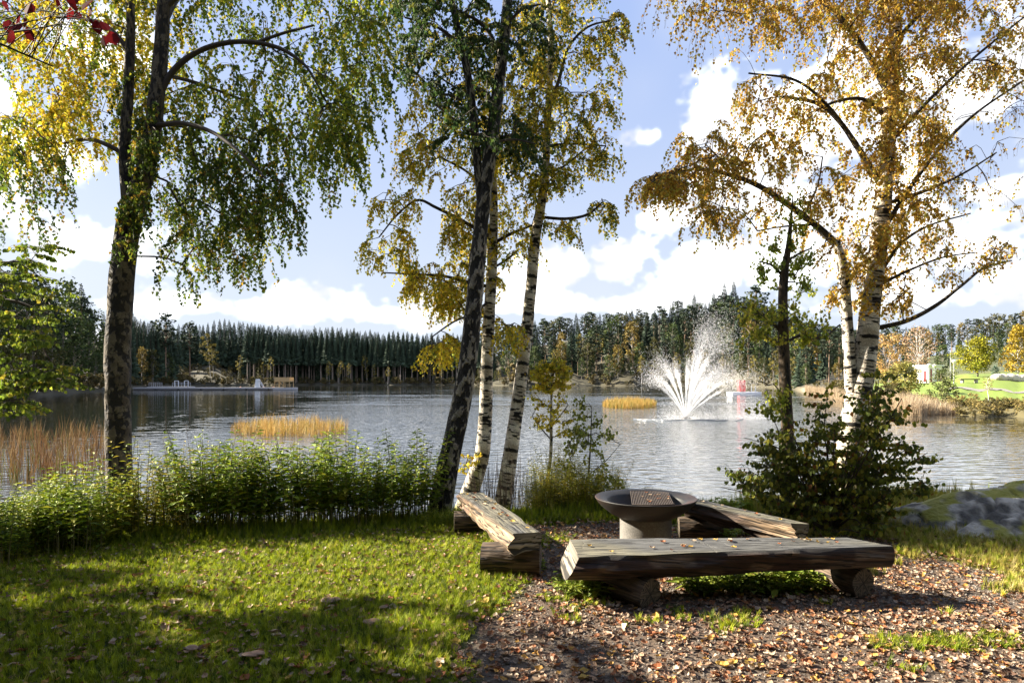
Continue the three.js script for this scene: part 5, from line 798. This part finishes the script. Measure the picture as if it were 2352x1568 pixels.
// gravel stones and fallen leaves
{
  const r = rng(800), stone = new THREE.IcosahedronGeometry(1, 0); stone.deleteAttribute('uv'); stone.deleteAttribute('normal');
  const L = new Leaves();
  for (let k = 0; k < 42000; k++) { const d = 3.3 + Math.pow(r(), 0.75) * 5.4, x = -1.2 + r() * (d * 0.8 + 1.4), z = -d; if (gravelAt(x, z) < 0.3 + r() * 0.3) continue; const s = 0.003 + 0.007 * Math.pow(r(), 2.2), g = 0.5 + r(); L.addQ(V(x, nearH(x, z) + s * 0.3, z), _q.setFromEuler(_e.set(r() * 6, r() * 6, 0)), _s.set(s * (0.8 + r() * 0.6), s * 0.7, s), [0.17 * g, 0.15 * g, 0.13 * g]); }
  const o = new THREE.Group(); o.name = 'gravel_stones'; o.userData = { kind: 'stuff', label: 'fine grey gravel stones around the fire place', category: 'gravel' }; scene.add(o); L.build('stones', stone, mat({ roughness: 0.9 }), o);
  // curled fallen leaf lying flat
  const curl = (seed) => { const q = rng(seed), b = new MB(), N = 3, pts = []; for (let i = 0; i <= 4; i++) { const t = i / 4, w = (0.3 + 0.2 * q()) * Math.pow(Math.sin(Math.PI * Math.min(1, Math.pow(t, 0.75) * 0.97 + 0.03)), 0.9); for (const s of [-1, 0, 1]) pts.push(V(s * w, 0.16 * Math.abs(s) * (0.3 + 1.4 * q()) + 0.26 * (t - 0.5) * (t - 0.5) * 4 * q() + 0.02, t - 0.5)); } for (const p of pts) b.v(p.x, p.y, p.z); for (let i = 0; i < 4; i++) for (let s = 0; s < 2; s++) { const a = i * N + s; b.tri(a, a + N, a + 1); b.tri(a + 1, a + N, a + N + 1); } const g = b.geo(null, false); g.deleteAttribute('color'); return g; };
  const shapes = [1, 2, 3, 4].map(curl), pal = [[0.34, 0.22, 0.14, 3], [0.42, 0.32, 0.23, 2], [0.28, 0.12, 0.055, 2], [0.42, 0.24, 0.06, 0.8], [0.13, 0.075, 0.05, 3]], lm = leafMat(0.2, { roughness: 0.6 });
  const sets = shapes.map(() => new Leaves());
  for (let k = 0; k < 32000; k++) { const d = 3.3 + Math.pow(r(), 0.8) * 5, x = (r() * 2 - 1) * d * 0.8, z = -d, e = table(edgeT, x); if (d > e) continue; const g = gravelAt(x, z); if (r() > lerp(0.34, 0.9, g) * (0.45 + 0.9 * f2(x * 1.5, z * 1.5, 3))) continue; const s = 0.02 + r() * 0.032; sets[k & 3].addQ(V(x, nearH(x, z) + lerp(0.026, 0.006, g) + r() * 0.012, z), _q.setFromEuler(_e.set((r() - 0.5) * 0.9, r() * 6.28, (r() - 0.5) * 0.9)), _s.set(s, s, s), pick(r, pal)); }
  const o2 = new THREE.Group(); o2.name = 'leaf_litter'; o2.userData = { kind: 'stuff', label: 'brown and orange fallen leaves strewn over gravel and lawn', category: 'leaf litter' }; scene.add(o2); sets.forEach((s, k) => s.build('litter', shapes[k], lm, o2));
  // larger leaves in the foreground one by one
  const lc = [lin(0.36, 0.25, 0.16), lin(0.46, 0.3, 0.07), lin(0.28, 0.1, 0.04), lin(0.45, 0.36, 0.26), lin(0.17, 0.11, 0.07)].map(c => leafMat(0.2, { color: c, roughness: 0.6 }));
  M.fallen = lc; M.leafShapes = shapes;
  for (let k = 0; k < 170; k++) { const d = 3.6 + Math.pow(r(), 1.3) * 2.2, x = (r() * 2 - 1) * d * 0.75, z = -d; const s = 0.05 + r() * 0.035, ci = r() * 5 | 0, tone = ['tan', 'golden', 'red brown', 'pale beige', 'dark brown'][ci], where = gravelAt(x, z) < 0.4 ? (z > -4.6 ? 'on the shaded lawn' : 'on the sunny lawn') : (z > -4.6 ? 'on the open gravel' : 'on the gravel beside the front bench'), o3 = single('fallen_leaf', shapes[k & 3], lc[ci], `large ${tone} fallen leaf lying ${where}`, 'leaf', V(x, nearH(x, z) + (gravelAt(x, z) < 0.4 ? 0.03 : 0.008), z), `large ${tone} fallen leaves ${where}`); o3.scale.setScalar(s); o3.rotation.set((r() - 0.5) * 0.6, r() * 6.28, (r() - 0.5) * 0.6); }
}
// trees out of the picture to the left, whose shade falls over the foreground lawn
{
  const r = rng(901), L = ['shade_tree', 'leafy tree at the lawn edge whose shade falls across the grass', 'tree', 'shade trees beside the lawn'];
  for (const [x, z, h] of [[-11, -6.0, 8.0], [-12.5, -4.5, 9.6], [-14.5, -6.2, 10.2], [-12, -2.4, 10], [-16, -4.0, 11.4], [-10, -0.2, 10], [-14, 0.6, 11], [-10.2, -4.6, 8], [-17.5, -6.6, 12]]) plantTree('green', r, V(x, nearH(x, z) - 0.1, z), h, L);
}

// ---------------------------------------------------------------- log benches
const grain = texture(1024, 256, (u, v) => { const w = f2(u * 3, v * 6, 3, 16) * 0.35, a = f2(u * 6 + w, v * 40 + w * 9, 3, 64), b = n2(u * 24, v * 128, 128), c = smooth(0.62, 0.68, f2(u * 7 + 5, v * 44, 3, 64)); return lerp(0.42 + 0.55 * a + 0.2 * (b - 0.5), 0.16, c * 0.85); });
const grainBump = texture(1024, 256, (u, v) => { const w = f2(u * 3, v * 6, 3, 16) * 0.35; return 0.5 * f2(u * 6 + w, v * 40 + w * 9, 3, 64) + 0.2 * n2(u * 24, v * 128, 128) + 0.3 * (1 - smooth(0.60, 0.68, f2(u * 7 + 5, v * 44, 3, 64))); }, { srgb: false });
const logMat = mat({ map: grain, bumpMap: grainBump, bumpScale: 0.012, vertexColors: true, roughness: 0.85 });
// a half log: four corners of its flat top (backA, frontA, frontB, backB), thickness
function halfLog(bA, fA, fB, bB, thick, seed, { frontIn = 0.06, backIn = 0.08, side = [0.16, 0.085, 0.05], sideB = [0.30, 0.22, 0.15], frontBare = 0, endA = 0.05, wobble = 0.03, under = 0, cuts: cutN = 12 }) {
  const opt0 = { cuts: cutN };
  const N = Math.round(fA.distanceTo(fB) / 0.006), prof = [], cuts = []; { const q = rng(seed * 91); for (let k = 0; k < (opt0.cuts ?? 12); k++) cuts.push([q() * 1.02, (q() - 0.5) * 0.3, 0.003 + q() * 0.003, 0.004 + q() * 0.006, q() * 0.6, 0.2 + q() * 0.6]); }
  for (let k = 0; k <= 8; k++) prof.push([k / 8, 0, 0]);                                  // top, back to front
  for (let k = 1; k <= 6; k++) { const t = k / 6; prof.push([1 - frontIn * (t * t) * 1.2 + 0.04 * Math.sin(t * 3.14), -t, 1]); }
  for (let k = 1; k <= 6; k++) prof.push([lerp(1 - frontIn * 1.2, backIn * 1.2, k / 7), -1 - 0.18 * Math.sin(k / 7 * 3.14) - under, 2]);
  for (let k = 0; k < 6; k++) { const t = 1 - k / 6; prof.push([backIn * t * t * 1.2 - 0.04 * Math.sin(t * 3.14), -t, 3]); }
  const b = new MB(), n = prof.length, len = fA.distanceTo(fB), pos = [];
  for (let i = 0; i <= N; i++) {
    const t = i / N, B = bA.clone().lerp(bB, t), Fr = fA.clone().lerp(fB, t), wid = Fr.distanceTo(B), ring = [];
    for (let k = 0; k < n; k++) {
      const [s, y, z] = prof[k], p = B.clone().lerp(Fr, s); p.y += y * thick;
      const e = z === 0 ? 0.004 : wobble; const nn = (n3(t * len * 2.2 + seed * 7, k * 0.35, seed) - 0.5) * 2 + (n3(t * len * 7 + seed * 3, k * 0.9, seed + 5) - 0.5) * 0.8;
      const sideOut = z === 1 ? 1 : z === 3 ? -1 : 0, dir = Fr.clone().sub(B).normalize();
      if (z === 0) { p.y += nn * e; for (const [tc, sk, w, dep, s0, sl] of cuts) { const dd = Math.abs((t - tc) * len + sk * (s - 0.5)); if (dd < w && s > s0 && s < s0 + sl) p.y -= dep * (1 - dd / w); } if (k === 0 || k === 8) p.addScaledVector(dir, (k ? 1 : -1) * (n3(t * len * 4 + seed, k, 3) - 0.5) * 0.05); } else { p.addScaledVector(dir, sideOut * nn * e * 0.9); p.y += nn * e * (z === 2 ? 1 : 0.3); }
      if (i < 20) p.addScaledVector(fA.clone().sub(fB).normalize(), -endA * y * (1 - i / 20)); // slanting cut
      const m = n3(t * len * 5 + seed, y * 4, seed + k * 0.02), tone = 0.8 + 0.4 * n3(t * len * 9, k * 0.6, seed + 1);
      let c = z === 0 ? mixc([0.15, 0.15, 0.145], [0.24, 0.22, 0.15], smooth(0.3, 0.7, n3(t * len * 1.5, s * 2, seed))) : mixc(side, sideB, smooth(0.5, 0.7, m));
      if (z === 1 && frontBare) c = mixc(c, [0.52, 0.36, 0.22], frontBare * smooth(0.3, 0.5, n3(t * len * 1.2 + seed * 2, 1, 1) + (t - 0.5) * 0.9));
      c = c.map(x => x * tone);
      ring.push(b.v(p.x, p.y, p.z, 0, 1, 0, t * len / 1.6, (z === 0 ? s * wid : wid + k * thick / 6) / 0.55, ...c));
    }
    pos.push(ring);
  }
  for (let i = 0; i < N; i++) for (let k = 0; k < n; k++) { const a = pos[i][k], c = pos[i][(k + 1) % n], d = pos[i + 1][k], e = pos[i + 1][(k + 1) % n]; b.tri(a, c, d); b.tri(c, e, d); }
  for (const i of [0, N]) { const cc = V(0, 0, 0); pos[i].forEach(q => cc.add(V(b.p[q * 3], b.p[q * 3 + 1], b.p[q * 3 + 2]))); cc.multiplyScalar(1 / n); const end = [0.40, 0.34, 0.26]; const ids = pos[i].map((q, k) => b.v(b.p[q * 3], b.p[q * 3 + 1], b.p[q * 3 + 2], 0, 1, 0, k * 0.013, 0.1 + 0.2 * Math.abs(prof[k][1]), ...end)); const c0 = b.v(cc.x, cc.y, cc.z, 0, 1, 0, 0.1, 0.2, ...end); for (let k = 0; k < n; k++) b.tri(c0, ids[k], ids[(k + 1) % n]); }
  return b;
}
function shape(b, base) { const g = b.geo(base); g.computeVertexNormals(); return toCreasedNormals(g, 0.7); }
function roundLog(A, B, r, seed, flatTop) {
  const b = new MB(), N = 16, S = 26, ax = B.clone().sub(A).normalize(), sd = V(0, 1, 0).cross(ax).normalize(), up = ax.clone().cross(sd), rings = [];
  for (let i = 0; i <= N; i++) { const p = A.clone().lerp(B, i / N), ring = []; for (let k = 0; k < S; k++) { const a = k / S * 6.283, q = r * (1 + 0.14 * (n3(Math.cos(a) * 2 + seed, Math.sin(a) * 2, i * 0.25) - 0.5) + 0.05 * (n3(a * 5, i * 0.8, seed) - 0.5)), c = mixc([0.12, 0.07, 0.04], [0.24, 0.17, 0.11], n3(a * 3, i * 0.5, seed)); ring.push(b.v(p.x + (sd.x * Math.cos(a) + up.x * Math.sin(a)) * q, p.y + (sd.y * Math.cos(a) + up.y * Math.sin(a)) * q, p.z + (sd.z * Math.cos(a) + up.z * Math.sin(a)) * q, 0, 1, 0, i / N * 0.4, k / S * 1.2, ...c)); } rings.push(ring); }
  for (let i = 0; i < N; i++) for (let k = 0; k < S; k++) { const a = rings[i][k], c = rings[i][(k + 1) % S], d = rings[i + 1][k], e = rings[i + 1][(k + 1) % S]; b.tri(a, d, c); b.tri(c, d, e); }
  for (const [i, P0] of [[0, A], [N, B]]) { const end = [0.26, 0.20, 0.13], c0 = b.v(P0.x, P0.y, P0.z, 0, 1, 0, 0.2, 0.1, ...end); const ids = rings[i].map((q, k) => b.v(b.p[q * 3], b.p[q * 3 + 1], b.p[q * 3 + 2], 0, 1, 0, 0.2 + 0.15 * Math.cos(k), 0.1 + 0.2 * Math.sin(k), ...end)); for (let k = 0; k < S; k++) b.tri(c0, ids[k], ids[(k + 1) % S]); }
  return b;
}
function bench(label, corners, topY, thick, seed, opt, logs) {
  const c = corners.map(([u, v]) => onPlane(u, v, topY)), mid = c[0].clone().add(c[2]).multiplyScalar(0.5); mid.y = nearH(mid.x, mid.z);
  const o = thing('log_bench', label, 'bench', mid);
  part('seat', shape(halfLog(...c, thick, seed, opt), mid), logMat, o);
  logs.forEach(([A, B, r], k) => part('support_log', shape(roundLog(A, B, r, seed * 3 + k), mid), logMat, o));
  return { o, c, topY };
}
const front = bench('split log bench in front of the fire bowl, longest of the three', [[1309, 1238], [1330, 1279], [2053, 1254], [1950, 1235]], 0.39, 0.165, 2, { cuts: 5, endA: 0.08, side: [0.07, 0.035, 0.022], sideB: [0.24, 0.17, 0.115] }, [[V(0.66, 0.12, -5.35), V(1.0, 0.10, -4.93), 0.115], [V(2.52, 0.11, -5.6), V(2.68, 0.10, -5.2), 0.11]]);  // brown sides darkened: part of their shade is put into the colour
const leftB = bench('split log bench with pale bark-free side beside the leaning birches', [[1107, 1129], [1056, 1132], [1176, 1226], [1238, 1221]], 0.41, 0.15, 3, { frontIn: -0.05, backIn: 0.05, frontBare: 1, side: [0.3, 0.18, 0.11], sideB: [0.55, 0.38, 0.24], wobble: 0.045 }, [[V(-0.25, 0.14, -5.78), V(0.24, 0.14, -5.72), 0.135], [V(-0.62, 0.12, -7.3), V(-0.1, 0.12, -7.35), 0.125]]);
const rightB = bench('split log bench with a gnarled hollowed side behind the fire bowl', [[1600, 1145], [1560, 1150], [1812, 1202], [1857, 1203]], 0.41, 0.14, 4, { frontBare: 1, side: [0.1, 0.06, 0.04], sideB: [0.26, 0.18, 0.12], wobble: 0.06, frontIn: 0.25 }, [[V(2.06, 0.11, -6.15), V(2.5, 0.11, -6.1), 0.12], [V(1.72, 0.12, -7.05), V(2.15, 0.12, -7.0), 0.12]]);
// leaves lying on the benches
{
  const r = rng(41);
  for (const [bn, n, lab] of [[front, 26, 'yellow fallen leaf on top of the front log bench'], [leftB, 18, 'orange fallen leaf on top of the left log bench'], [rightB, 6, 'fallen leaf on top of the right log bench']])
    for (let k = 0; k < n; k++) { const t = 0.05 + r() * 0.9, s = 0.12 + r() * 0.76, p = bn.c[0].clone().lerp(bn.c[3], t).lerp(bn.c[1].clone().lerp(bn.c[2], t), s); const o = single('bench_leaf', M.leafShapes[k & 3], M.fallen[[1, 3, 0, 1, 2][r() * 5 | 0]], lab, 'leaf', V(p.x, bn.topY + 0.007, p.z), lab.replace('fallen leaf', 'fallen leaves')); o.scale.setScalar(0.03 + r() * 0.025); o.rotation.set((r() - 0.5) * 0.3, r() * 6.28, (r() - 0.5) * 0.3); }
}
// ---------------------------------------------------------------- fire bowl
{
  const D = 6.6, cx = (1483 - CX) / F * D, base = V(cx, nearH(cx, -D) - 0.01, -D), o = thing('fire_bowl', 'dark steel fire bowl with grill grate on a round pedestal', 'fire bowl', base);
  const rust = texture(512, 512, (u, v) => { const a = f2(u * 8, v * 8, 5, 16), b = n2(u * 120, v * 120, 128); return mixc([0.10, 0.098, 0.096], [0.21, 0.14, 0.10], smooth(0.45, 0.75, a)).map(x => x * (0.85 + 0.3 * b)); });
  const steel = mat({ map: rust, metalness: 0, roughness: 0.55 }), conc = mat({ map: texture(512, 512, (u, v) => { const a = f2(u * 10, v * 10, 5, 16), b = n2(u * 200, v * 200, 256); const k = 0.33 + 0.16 * a + 0.1 * (b - 0.5); return [k, k * 0.97, k * 0.92]; }), roughness: 0.9 });
  const lathe = (pts, s = 64) => new THREE.LatheGeometry(pts.map(p => new THREE.Vector2(...p)), s);
  part('pedestal', lathe([[0.0, -0.05], [0.243, -0.05], [0.246, 0.0], [0.246, 0.345], [0.24, 0.365], [0, 0.365]]), conc, o);
  const bowlPart = part('bowl', lathe([[0.0, 0.335], [0.22, 0.335], [0.27, 0.345], [0.34, 0.382], [0.41, 0.435], [0.46, 0.485], [0.484, 0.522], [0.487, 0.53], [0.482, 0.535], [0.43, 0.522], [0.375, 0.505], [0.365, 0.49], [0.33, 0.435], [0.25, 0.39], [0.12, 0.378], [0, 0.376]], 96), steel, o);
  part('ash_bed', lathe([[0, 0.405], [0.15, 0.403], [0.26, 0.405], [0.275, 0.392]], 40), mat({ color: lin(0.02, 0.018, 0.016) }), bowlPart);
  const gm = new MB(), rot = -0.15, ir = 0.395; const R2 = (x, y, z) => { const c = Math.cos(rot), s = Math.sin(rot); return V(x * c + z * s, y, -x * s + z * c); };
  for (let x = -0.135; x <= 0.25; x += 0.0155) { const h = Math.sqrt(ir * ir - x * x); gm.tube([R2(x, 0.528, -h), R2(x, 0.528, h)], [0.0042, 0.0042], 5); }
  for (const z of [-0.2, 0, 0.2]) gm.tube([R2(-0.14, 0.520, z), R2(0.255, 0.520, z)], [0.004, 0.004], 5);
  const edge = []; for (let k = 0; k <= 24; k++) { const a = lerp(Math.asin(-0.135 / ir), Math.asin(0.25 / ir), k / 24); edge.push([Math.sin(a) * ir, Math.cos(a) * ir]); }
  for (const s of [-1, 1]) gm.tube(edge.map(([x, z]) => R2(x, 0.526, z * s)), edge.map(() => 0.006), 5);
  const gg = gm.geo(); gg.deleteAttribute('color'); part('grate', gg, mat({ color: lin(0.06, 0.045, 0.035), roughness: 0.6, metalness: 0.4 }), bowlPart);
  const r = rng(55); for (let k = 0; k < 14; k++) { const x = -0.1 + r() * 0.32, z = (r() * 2 - 1) * 0.28, q = R2(x, 0, z); const l = single('grate_leaf', M.leafShapes[k & 3], M.fallen[[0, 2, 3][r() * 3 | 0]], 'small fallen leaf on the fire bowl grate', 'leaf', V(base.x + q.x, base.y + 0.536, base.z + q.z), 'fallen leaves on the grate'); l.scale.setScalar(0.02 + r() * 0.02); l.rotation.y = r() * 6; }
}
// ---------------------------------------------------------------- mushrooms
{
  const r = rng(71), cap = mat({ map: texture(64, 64, (u, v) => mixc([0.45, 0.34, 0.25], [0.66, 0.56, 0.47], smooth(0.25, 0.75, v + 0.3 * (n2(u * 16, v * 12, 16) - 0.5)))), roughness: 0.55 }), gill = mat({ color: lin(0.5, 0.4, 0.3) });
  const cg = new THREE.LatheGeometry([[0, 0.42], [0.3, 0.40], [0.62, 0.33], [0.9, 0.2], [1.0, 0.08], [0.97, 0.0], [0.85, 0.02], [0.2, 0.12]].map(p => new THREE.Vector2(...p)), 18), sg = new THREE.LatheGeometry([[0.2, -0.55], [0.17, -0.3], [0.16, 0.1], [0.2, 0.14]].map(p => new THREE.Vector2(...p)), 10);
  for (const [u, v, s, lab, gr] of [[750, 1391, 0.055, 'brown mushroom of the clump in the lawn centre', 'mushrooms clumped in the lawn centre'], [766, 1392, 0.06, 'brown mushroom of the clump in the lawn centre', 'mushrooms clumped in the lawn centre'], [760, 1408, 0.03, 'small brown mushroom beside the lawn centre clump', null], [880, 1412, 0.042, 'flat pale brown mushroom alone in the lawn', null], [846, 1450, 0.05, 'pale mushroom of the overlapping pair in the lawn', 'overlapping mushroom pair'], [858, 1447, 0.05, 'pale mushroom of the overlapping pair in the lawn', 'overlapping mushroom pair'], [440, 1502, 0.045, 'round dark brown mushroom in the shaded lawn', null], [575, 1522, 0.062, 'broad brown mushroom with pale rim in the shaded lawn', 'broad mushroom pair'], [592, 1518, 0.055, 'broad brown mushroom with pale rim in the shaded lawn', 'broad mushroom pair'], [512, 1279, 0.05, 'reddish brown mushroom at the edge of the bank herbs', null], [420, 1291, 0.04, 'small reddish mushroom near the bank herbs', null]]) {
    const p = onPlane(u, v), o = thing('mushroom', lab, 'mushroom', V(p.x, nearH(p.x, p.z) + 0.045, p.z), gr); part('cap', cg, cap, o); part('stem', sg, gill, o); o.scale.set(s * 0.8, s * 0.8, s * 0.74); o.rotation.set((r() - 0.5) * 0.5, r() * 6, (r() - 0.5) * 0.5); const st = o.children[1]; st.scale.y = 1.6;
  }
}
// ---------------------------------------------------------------- lichen covered rock on the right shore
{
  const base = V(6.2, nearH(6.0, -7.3), -7.6), b = new MB(), NX = 220, NZ = 120, W = 4.6, Dp = 2.6;
  for (let j = 0; j <= NZ; j++) for (let i = 0; i <= NX; i++) {
    const u = i / NX, v = j / NZ, x = (u - 0.5) * W, z = (v - 0.5) * Dp, e = Math.min(1, Math.hypot((u - 0.5) * 2, (v - 0.5) * 2)), dome = Math.pow(1 - e * e, 0.55) || 0;
    const q = z * 2.6 + x * 0.55 + (f2(x * 0.9 + 2, z * 0.9, 3) - 0.5) * 2.6, saw = q - Math.floor(q), q2 = x * 1.5 - z * 0.5 + (f2(x * 1.2, z * 1.2 + 8, 3) - 0.5) * 2, crack = Math.min(Math.min(saw, 1 - saw) * 1.4, Math.abs(q2 - Math.round(q2)) * 2.5);
    const y = -0.18 + dome * (0.42 + 0.14 * smooth(-0.8, 0.4, x)) + dome * (f2(x * 0.9, z * 1.8 + 5, 4) - 0.5) * 0.3 + dome * 0.11 * (smooth(0, 0.12, saw) - saw) - 0.05 * smooth(0.12, 0, crack) * dome + 0.035 * (f2(x * 7, z * 9, 4) - 0.5);
    const m = f2(x * 3 + 9, z * 3, 4), l = f2(x * 8, z * 8 + 4, 3); let c = mixc([0.08, 0.075, 0.065], [0.42, 0.39, 0.33], smooth(0.3, 0.7, l)); c = mixc(c, [0.26, 0.25, 0.03], smooth(0.42, 0.52, m) * 0.9); c = mixc(c, [0.035, 0.03, 0.025], smooth(0.08, 0.02, crack) * 0.5);
    b.v(x, y, z, 0, 1, 0, x, z, ...c);
  }
  for (let j = 0; j < NZ; j++) for (let i = 0; i < NX; i++) { const a = j * (NX + 1) + i, c = a + NX + 1; b.tri(a, c, a + 1); b.tri(a + 1, c, c + 1); }
  const g = b.geo(); g.computeVertexNormals();
  single('shore_rock', g, mat({ vertexColors: true, roughness: 0.95, bumpMap: texture(512, 512, (u, v) => f2(u * 32, v * 32, 4, 64), { srgb: false }), bumpScale: 0.02 }), 'low grey rock with lichen and moss at the right water edge', 'rock', base);
}
// a branch with dark red leaves overhanging from a tree beside the lawn
{
  const base = V(-3.6, nearH(-3.6, -0.4), -0.4), o = thing('red_leaved_tree', 'overhanging twig with dark red leaves above the thick birch', 'tree', base), t = new MB(), r = rng(31);
  t.tube([V(-3.6, -0.2, -0.4), V(-3.55, 1.5, -0.45), V(-3.4, 3.0, -0.6), V(-3.3, 4.2, -0.7)], [0.12, 0.1, 0.08, 0.03], 10); const g = t.geo(base); g.deleteAttribute('color'); part('trunk', g, barkMat.alder, o); o.children[0].material = mat({ color: lin(0.09, 0.07, 0.05) });
  const br = new MB(), L = new Leaves(), pts = [V(-3.42, 2.9, -0.6), V(-2.8, 3.15, -1.6), V(-2.3, 3.08, -2.6), V(-1.95, 2.98, -2.9)]; br.tube(pts, [0.02, 0.012, 0.007, 0.003], 5);
  const dest = [[20, 60], [40, 40], [15, 20], [60, 75], [30, 85], [130, 5], [150, 15], [175, 40], [160, 30], [205, 25], [215, 15], [235, 95], [250, 85], [230, 62], [195, 50], [70, 20], [5, 5], [45, 65], [110, 0], [180, 5], [220, 60], [55, 50]];
  for (const [u, v] of dest) { const p = px(u, v - 15, 2.7 + (r() - 0.5) * 0.3), a = pts[u < 100 ? 1 : 2].clone().lerp(pts[u < 100 ? 2 : 3], r()); br.tube([a, a.clone().lerp(p, 0.6).add(V(0, 0.04, 0)), p], [0.003, 0.002, 0.0012], 3); L.add(p, (r() - 0.5) * 1.4, r() * 6.28, (r() - 0.5) * 1.4, 0.045 + r() * 0.025, [0.10 + r() * 0.06, 0.010, 0.012]); }
  const g2 = br.geo(base); g2.deleteAttribute('color'); part('branch', g2, M.twig, o); L.build('leaves', ovalLeaf, M.leaf, o, base);
}

renderer.render(scene, camera);
